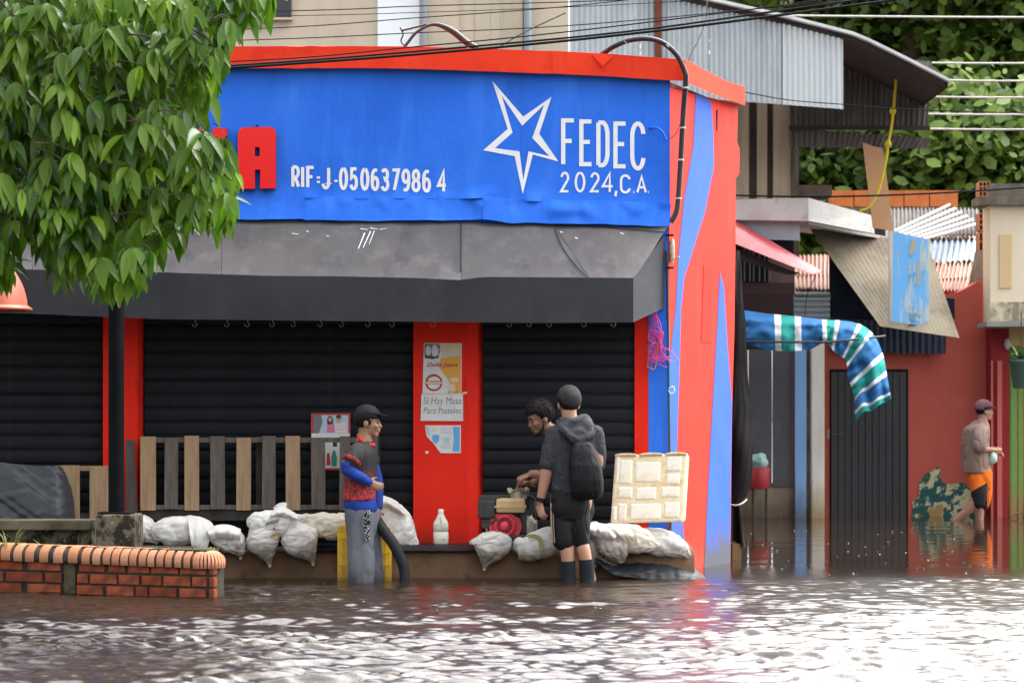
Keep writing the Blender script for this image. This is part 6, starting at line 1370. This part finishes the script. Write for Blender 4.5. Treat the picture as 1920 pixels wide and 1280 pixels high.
pw_, pk_ = mat('print_white_cloth', (.42, .41, .40), .8), mat('print_black_cloth', (.02, .02, .022), .8); r = random.Random(8); mb = MB(); cell = {}
def leg_pt(a, b): 
    dx = (a - 677) * Y1 / F; return p(a, b, .10 + math.sqrt(max(.0, .113 ** 2 - dx * dx)) + .004)
nu_, nv_ = 8, 26
for i in range(nu_):
    for j in range(nv_):
        cell[i, j] = 1 if r.random() < .74 or 11 > j > 8 and i > 2 else 0
mb.sheet(lambda u, v: leg_pt(683 + 10 * u + 1.5 * math.sin(v * 20), 956 + 56 * v), nu_, nv_, .002, 0, lambda u, v: cell[min(nu_ - 1, int(u * nu_)), min(nv_ - 1, int(v * nv_))]); mb.build('trouser_print', [pw_, pk_], m1)
hose_m = mat('dark_hose_rubber', (.020, .023, .028), .6, (.032, .033, .038), 5, spec=.2, stain=(.10, .07, .07), sscale=6, slo=.6, shi=.8)
mb = MB(); mb.tube([p(703, 962, -.13), p(709, 978, -.08), p(722, 998, .0), (p(738, 1020, .03)), p(751, 1046, .03), p(758, 1070, .03), p(757, 1095, .03), p(750, 1130, .02)], [.038, .043, .045, .045, .044, .042, .040, .04], 14, smooth=40, flat=.85)
tag(mb.build('hose', [hose_m]), 'thick dark grey hose running from the man\'s hand into the water', 'hose')

# ---- man seen from behind with the backpack
Y2 = 17.5; p = lambda a, b, d=0: P(a, b, Y2 - d)
m2 = thing('person', 'man seen from behind in grey hooded top with black backpack and shorts', 'person', p(1075, 1175), ppl)
R2 = basis(-.12, 1); Rh = basis(-.28, 1, .02); hc2 = p(1066, 757, .0); mb = MB(); T = head(mb, hc2, Rh, p(1071, 793, .01), .98)
limb(mb, [p(1037, 815, .0), p(1027, 874, .02), p(1013, 940, .0)], [.055, .049, .031]); hand(mb, p(1012.5, 941, .0), Vector((.01, -.02, -.1)), Vector((.6, .6, 0)), -1, .75, .92)
limb(mb, [p(1116, 815, .0), p(1119, 868, .0), p(1104, 890, -.24)], [.055, .049, .031]); hand(mb, p(1104, 890, -.24), Vector((-.05, .09, .01)), Vector((-.8, -.3, 0)), 1, .7, .92)
trunk(mb, [(p(1073, 792), .055, .075), (p(1076, 808), .09, .155), (p(1077, 850), .10, .16), (p(1076, 900), .095, .145), (p(1072, 940), .105, .15), (p(1070, 965), .085, .135)], R2)
for pts, rs in (([p(1056, 950, .0), p(1061, 1005, .0), p(1063, 1030, .02), p(1065, 1060, .015), p(1066, 1158, 0)], [.088, .060, .054, .047, .042]), ([p(1084, 950, .0), p(1089, 1005, .0), p(1094, 1030, .02), p(1099, 1060, .015), p(1102, 1158, 0)], [.080, .052, .051, .046, .042])):
    limb(mb, pts, rs); foot(mb, pts[-1], (-.12, 1, 0))
fuse(mb, 'body', [sk2], m2, .0075, 3)
capd = mat('charcoal_cap', (.030, .028, .030), .75, (.04, .038, .04), 12)
headgear(T, Rh, hc2, .98, m2, hairm, lambda x, y: (.03 if x > .02 else -.03 if x > -.04 else -.052), 'hair', .985)
headgear(T, Rh, hc2, .98, m2, capd, lambda x, y: (.04 if x > -.03 else .04 - .065 * min(1, (-.03 - x) / .06) ) , 'cap', 1.08)
mb = MB(); mb.prism([T(.08, -.06, .05), T(.13, -.055, .04), T(.165, -.02, .036), T(.165, .02, .036), T(.13, .055, .04), T(.08, .06, .05)], Rh @ Vector((0, 0, .007))); mb.build('cap_brim', [capd], m2)
top = mat('dark_grey_hoodie', (.050, .052, .059), .85, (.04, .042, .048), 8, bump=.2, bscale=90); topl = mat('hood_cloth', (.072, .075, .083), .85, (.055, .057, .064), 6)
mb = MB(); trunk(mb, [(p(1071, 787), .075, .085), (p(1074, 797), .09, .135), (p(1077, 810), .115, .182), (p(1078, 840), .125, .188), (p(1078, 880), .12, .172), (p(1074, 915), .12, .165), (p(1072, 924), .118, .164)], R2)
limb(mb, [p(1040, 814, .0), p(1033, 845, .015), p(1028, 868, .02)], [.073, .072, .068]); limb(mb, [p(1114, 814, .0), p(1119, 845, 0), p(1119, 868, -.03)], [.073, .072, .066])
fuse(mb, 'hooded_top', [top], m2, .008, 4, disp=folds(12, .010, 10, .8))
mb = MB(); mb.ell(p(1076, 800, .09), (.115, .065, .062)); mb.ell(p(1083, 812, .12), (.092, .062, .062)); mb.ell(p(1088, 822, .13), (.062, .058, .05)); mb.ell(p(1098, 800, .10), (.055, .06, .075))
mb.tube([p(1047, 793, .03), p(1056, 806, .12), p(1070, 819, .165), p(1086, 828, .17)], [.030, .038, .036, .026], 12, smooth=16, flat=.6, rnd=True)
mb.tube([p(1054, 787, .06), p(1074, 790, .13), p(1096, 784, .09), (p(1106, 792, .05))], [.026, .030, .034, .03], 10, smooth=12, rnd=True)
mb.tube([p(1108, 796, .06), p(1104, 812, .13), p(1094, 824, .165)], [.028, .03, .02], 10, smooth=10, rnd=True)
fuse(mb, 'hood', [topl], m2, .007, 4, disp=folds(15, .007, 20, .9))
bag_m = mat('black_backpack_cloth', (.011, .011, .013), .7, (.017, .017, .02), 6, bump=.2, bscale=80)
mb = MB(); rg = []
for y, x0, x1, t in ((824, 1078, 1098, .02), (832, 1072, 1110, .07), (848, 1068, 1119, .11), (872, 1066, 1127, .145), (900, 1067, 1131, .155), (920, 1069, 1131, .14), (931, 1075, 1128, .10), (936, 1084, 1120, .04)):
    c = (x0 + x1) / 2; hw = (x1 - x0) / 2 * Y2 / F; cc_ = p(c, y, .10 + t * .5)
    rg.append([cc_ + Vector((math.copysign(abs(math.cos(a)) ** .7, math.cos(a)) * hw, math.copysign(abs(math.sin(a)) ** .8, math.sin(a)) * (t * .5 + .05), 0)) for a in np.linspace(0, 2 * math.pi, 32, endpoint=False)])
mb.loft(rg); bp_ = fuse(mb, 'backpack', [bag_m], m2, .008, 3, disp=folds(18, .007, 17, .12))
for q in ([(1076, 832, .16), (1058, 812, .16), (1046, 806, .02), (1050, 830, -.12)], [(1100, 830, .16), (1112, 815, .12), (1118, 806, .0), (1112, 830, -.12)]):
    mb = MB(); mb.tube([p(*x) for x in q], .016, 8, smooth=16, flat=.4); mb.build('strap', [bag_m], bp_)
mb = MB(); mb.tube([p(1110, 900, .285), p(1109, 915, .285), p(1112, 929, .27)], .006, 6); mb.build('seam', [bag_m], bp_)
mb = MB(); lg = [(1118.5, 914.5), (1120.5, 914), (1122, 917.5), (1123.5, 913.5), (1124.5, 909.5), (1127, 909), (1126, 914), (1125, 918), (1121.5, 920.5), (1119, 918.5)]; mb.prism([p(a, b, .222) for a, b in lg], (0, .05, 0)); mb.build('bag_logo', [white], bp_)
sh_m = mat('black_satin_shorts', (.009, .009, .011), .5, (.014, .014, .017), 5, spec=.2); st_m = mat('beige_side_stripe', (.42, .30, .20), .7)
mb = MB(); trunk(mb, [(p(1071, 915), .115, .150), (p(1069, 935), .125, .150), (p(1068, 955), .125, .148), (p(1068, 972), .10, .13)], R2)
limb(mb, [p(1054, 950, 0), p(1054, 985, .01), p(1055.5, 1014, .01)], [.092, .086, .083], smooth=8); limb(mb, [p(1082, 950, 0), p(1087, 985, .01), p(1090, 1012, .01)], [.088, .078, .066], smooth=8)
fuse(mb, 'shorts', [sh_m], m2, .008, 3, disp=folds(22, .010, 8, .4))
for o, mm in ((0, st_m), (3.2, pk_), (4.6, st_m)):
    mb = MB(); w_ = 2.6 if o == 0 else 1.2
    mb.sheet(lambda u, v: p(lerp(1033.0, 1035.5, v) + o + w_ * u - 3.0 * math.sin(v * 3.0) * .6, lerp(926, 1017, v), lerp(.02, .042, (o + w_ * u) / 6) + .034), 2, 14, .002); mb.build('side_stripe', [mm], m2)
sock_m = mat('black_sock', (.018, .022, .027), .85, (.03, .034, .04), 9)
for pts, rs in (([p(1064, 1051, .017), p(1065, 1075, .014), p(1066, 1150, 0)], [.0555, .054, .05]), ([p(1099, 1048, .017), p(1100.5, 1075, .014), p(1102, 1150, 0)], [.055, .055, .05])):
    mb = MB(); mb.tube(pts, rs, 20, smooth=8); mb.build('sock', [sock_m], m2)
mb = MB(); mb.tube([p(1014.5, 933, .0), p(1012.8, 941, .0)], [.040, .039], 16); mb.build('wristband', [sh_m], m2)

# ---- bearded man behind, bending over the pump
Y3 = 17.86; p = lambda a, b, d=0: P(a, b, Y3 - d)
m3_ = thing('person', 'bearded man smiling down at the pump behind the backpack man', 'person', p(1095, 1170), ppl)
R3 = basis(-1, -.42, .38, 0); hc3 = p(1012, 783, .10); mb = MB(); T = head(mb, hc3, R3, p(1043, 815, .02), 1.0)
limb(mb, [p(1042, 826, .15), p(1040, 886, .14), p(997, 888, .10)], [.056, .048, .032]); hand(mb, p(997, 888, .10), Vector((-.09, .0, -.035)), Vector((-.2, .4, -1)), -1, .95, .95)
limb(mb, [p(1046, 826, -.15), p(1036, 884, -.2), p(1000, 905, -.12)], [.056, .048, .032]); hand(mb, p(1000, 905, -.12), Vector((-.09, .02, .0)), Vector((-.2, -.3, -1)), 1, .9, .95)
Rt = basis(-1, -.1)
trunk(mb, [(p(1046, 812), .06, .07), (p(1052, 826), .09, .16), (p(1064, 865), .10, .155), (p(1078, 905), .095, .145), (p(1086, 940), .10, .15), (p(1088, 960), .08, .14)], Rt)
for d, k0, k1 in ((.085, (1084, 1010), (1108, 1090)), (-.085, (1074, 1010), (1092, 1090))):
    limb(mb, [p(1087, 945, d), p(*k0, d), p(*k1, d), p(k1[0] + 2, 1158, d)], [.085, .058, .046, .04]); foot(mb, p(k1[0] + 2, 1158, d), (-1, 0, 0))
fuse(mb, 'body', [sk3], m3_, .0075, 3)
headgear(T, R3, hc3, 1.0, m3_, hairm, lambda x, y: (.062 if x > .045 else .03 if x > .015 else -.01 if x > -.03 else -.055), 'hair', 1.03, wob=.006, tuft=True)
eyes(T, 1.0, m3_)
bd = mat('black_beard', (.018, .014, .012), .7, (.03, .022, .018), 60); mb = MB()
for y in (1, -1): mb.tube([T(.005, .056 * y, -.045), T(.028, .052 * y, -.075), T(.056, .032 * y, -.098), T(.080, .012 * y, -.102)], [.006, .011, .013, .014], 8, smooth=8, rnd=True)
mb.tube([T(.088, -.022, -.056), T(.097, 0, -.050), T(.088, .022, -.056)], [.004, .005, .004], 6, rnd=True); mb.ell(T(.070, 0, -.104), (.024, .026, .016), R3); fuse(mb, 'beard', [bd], m3_, .005, 1)
mb = MB(); mb.tube([T(.088, -.019, -.061), T(.094, 0, -.065), T(.088, .019, -.061)], .0022, 5); mb.build('smile', [eyew], m3_)
dsh = mat('dark_shirt', (.016, .015, .018), .85, (.025, .023, .027), 8)
mb = MB(); trunk(mb, [(p(1044, 809), .07, .08), (p(1050, 822), .10, .17), (p(1062, 860), .112, .17), (p(1076, 905), .112, .165), (p(1084, 935), .115, .165)], Rt)
limb(mb, [p(1044, 826, .14), p(1042, 852, .145), p(1040, 872, .14)], [.068, .066, .062]); limb(mb, [p(1046, 826, -.14), p(1040, 868, -.18)], [.068, .062]); fuse(mb, 'shirt', [dsh], m3_, .009, 4, disp=folds(30, .010, 8))
mb = MB(); trunk(mb, [(p(1083, 930), .105, .16), (p(1087, 955), .11, .165), (p(1086, 975), .09, .14)], Rt)
for d, x in ((.085, 1084), (-.085, 1076)): limb(mb, [p(1087, 950, d), p(x, 1010, d)], [.095, .08])
fuse(mb, 'shorts', [sh_m], m3_, .009, 3)

# ---- man wading at the far right
Y4 = 28.4; p = lambda a, b, d=0: P(a, b, Y4 - d)
m4 = thing('person', 'man in faded brown shirt, orange shorts and cap wading past the red wall', 'person', p(1838, 1028), ppl)
R4 = basis(.9, .42); Rh4 = basis(1, .12); hc4 = p(1846, 770, .0); mb = MB(); T = head(mb, hc4, Rh4, p(1839, 795), .98)
limb(mb, [p(1838, 805, .15), p(1834, 838, .2), p(1862, 843, .12)], [.055, .046, .03]); hand(mb, p(1861, 843, .12), Vector((.1, .03, .01)), Vector((0, .6, -.6)), 1, .8, .95)
limb(mb, [p(1836, 805, -.17), p(1842, 840, -.2), p(1862, 850, -.1)], [.055, .046, .03]); hand(mb, p(1862, 850, -.1), Vector((.1, -.03, 0)), Vector((0, -.3, -.8)), -1, .8, .95)
trunk(mb, [(p(1838, 793), .06, .07), (p(1834, 802), .09, .17), (p(1831, 835), .10, .165), (p(1832, 875), .10, .15), (p(1836, 895), .10, .15), (p(1836, 912), .08, .13)], R4)
limb(mb, [p(1834, 895, .07), p(1831, 935, .1), p(1810, 960, .05), p(1796, 972, .02), p(1786, 985, .0)], [.085, .062, .052, .045, .038]); limb(mb, [p(1840, 895, -.07), p(1838, 940, -.06), p(1836, 965, -.06), p(1836, 1018, -.06)], [.085, .064, .055, .042])
foot(mb, p(1836, 1018, -.06), (.9, .4, 0)); foot(mb, p(1784, 988, 0), (.6, .2, -.7)); fuse(mb, 'body', [sk4], m4, .009, 3)
eyes(T, .98, m4)
headgear(T, Rh4, hc4, .98, m4, hairm, lambda x, y: (.03 if x > .02 else -.02 if x > -.03 else -.058), 'hair', .985)
mcap = mat('faded_mauve_cap', (.17, .085, .10), .8, (.13, .06, .075), 8); headgear(T, Rh4, hc4, .98, m4, mcap, lambda x, y: .035 - (.02 if x < -.03 else 0), 'cap', 1.09)
mb = MB(); mb.prism([T(.08, -.06, .045), T(.13, -.055, .034), T(.175, -.02, .024), T(.175, .02, .024), T(.13, .055, .034), T(.08, .06, .045)], Rh4 @ Vector((0, 0, .009))); mb.build('cap_brim', [mcap], m4)
tsh = mat('faded_brown_shirt', (.29, .20, .165), .85, (.24, .165, .14), 6)
mb = MB(); trunk(mb, [(p(1840, 786), .06, .075), (p(1836, 795), .09, .14), (p(1831, 806), .125, .19), (p(1829, 840), .135, .19), (p(1830, 870), .145, .185), (p(1832, 886), .15, .185)], R4)
limb(mb, [p(1838, 805, .15), p(1837, 820, .19), p(1836, 835, .21)], [.080, .090, .090]); limb(mb, [p(1838, 805, -.16), p(1842, 832, -.18)], [.076, .078]); fuse(mb, 'shirt', [tsh], m4, .010, 4, disp=folds(40, .016, 6, .6))
orm = mat('orange_shorts', (.78, .17, .02), .75, (.68, .14, .016), 5); blkp = mat('black_short_panel', (.02, .02, .022), .7)
mb = MB(); trunk(mb, [(p(1834, 880), .13, .175), (p(1837, 895), .13, .178), (p(1838, 915), .11, .155)], R4); limb(mb, [p(1834, 895, .075), p(1836, 920, .10), p(1835, 940, .10)], [.105, .098, .085]); limb(mb, [p(1843, 895, -.07), p(1845, 925, -.06), p(1843, 943, -.06)], [.105, .095, .085])
def sm(c):
    a, b = topx(c); return 1 if b > 905 + (1850 - a) * .55 and a < 1851 else 0
fuse(mb, 'shorts', [orm, blkp], m4, .009, 3, mi=sm, disp=folds(44, .012, 7))
mb = MB(); mb.ell(p(1862, 858, .10), (.055, .05, .075), nu=16, nv=12)
for v in mb.v: v += Vector((nz(v, 16), nz(v, 16, 3), nz(v, 16, 7))) * .02
tag(mb.build('carrier_bag', [mat('mint_bag_film', (.50, .62, .55), .4, (.25, .5, .36), 9)]), 'small white and green plastic bag in the far man\'s hand', 'bag')
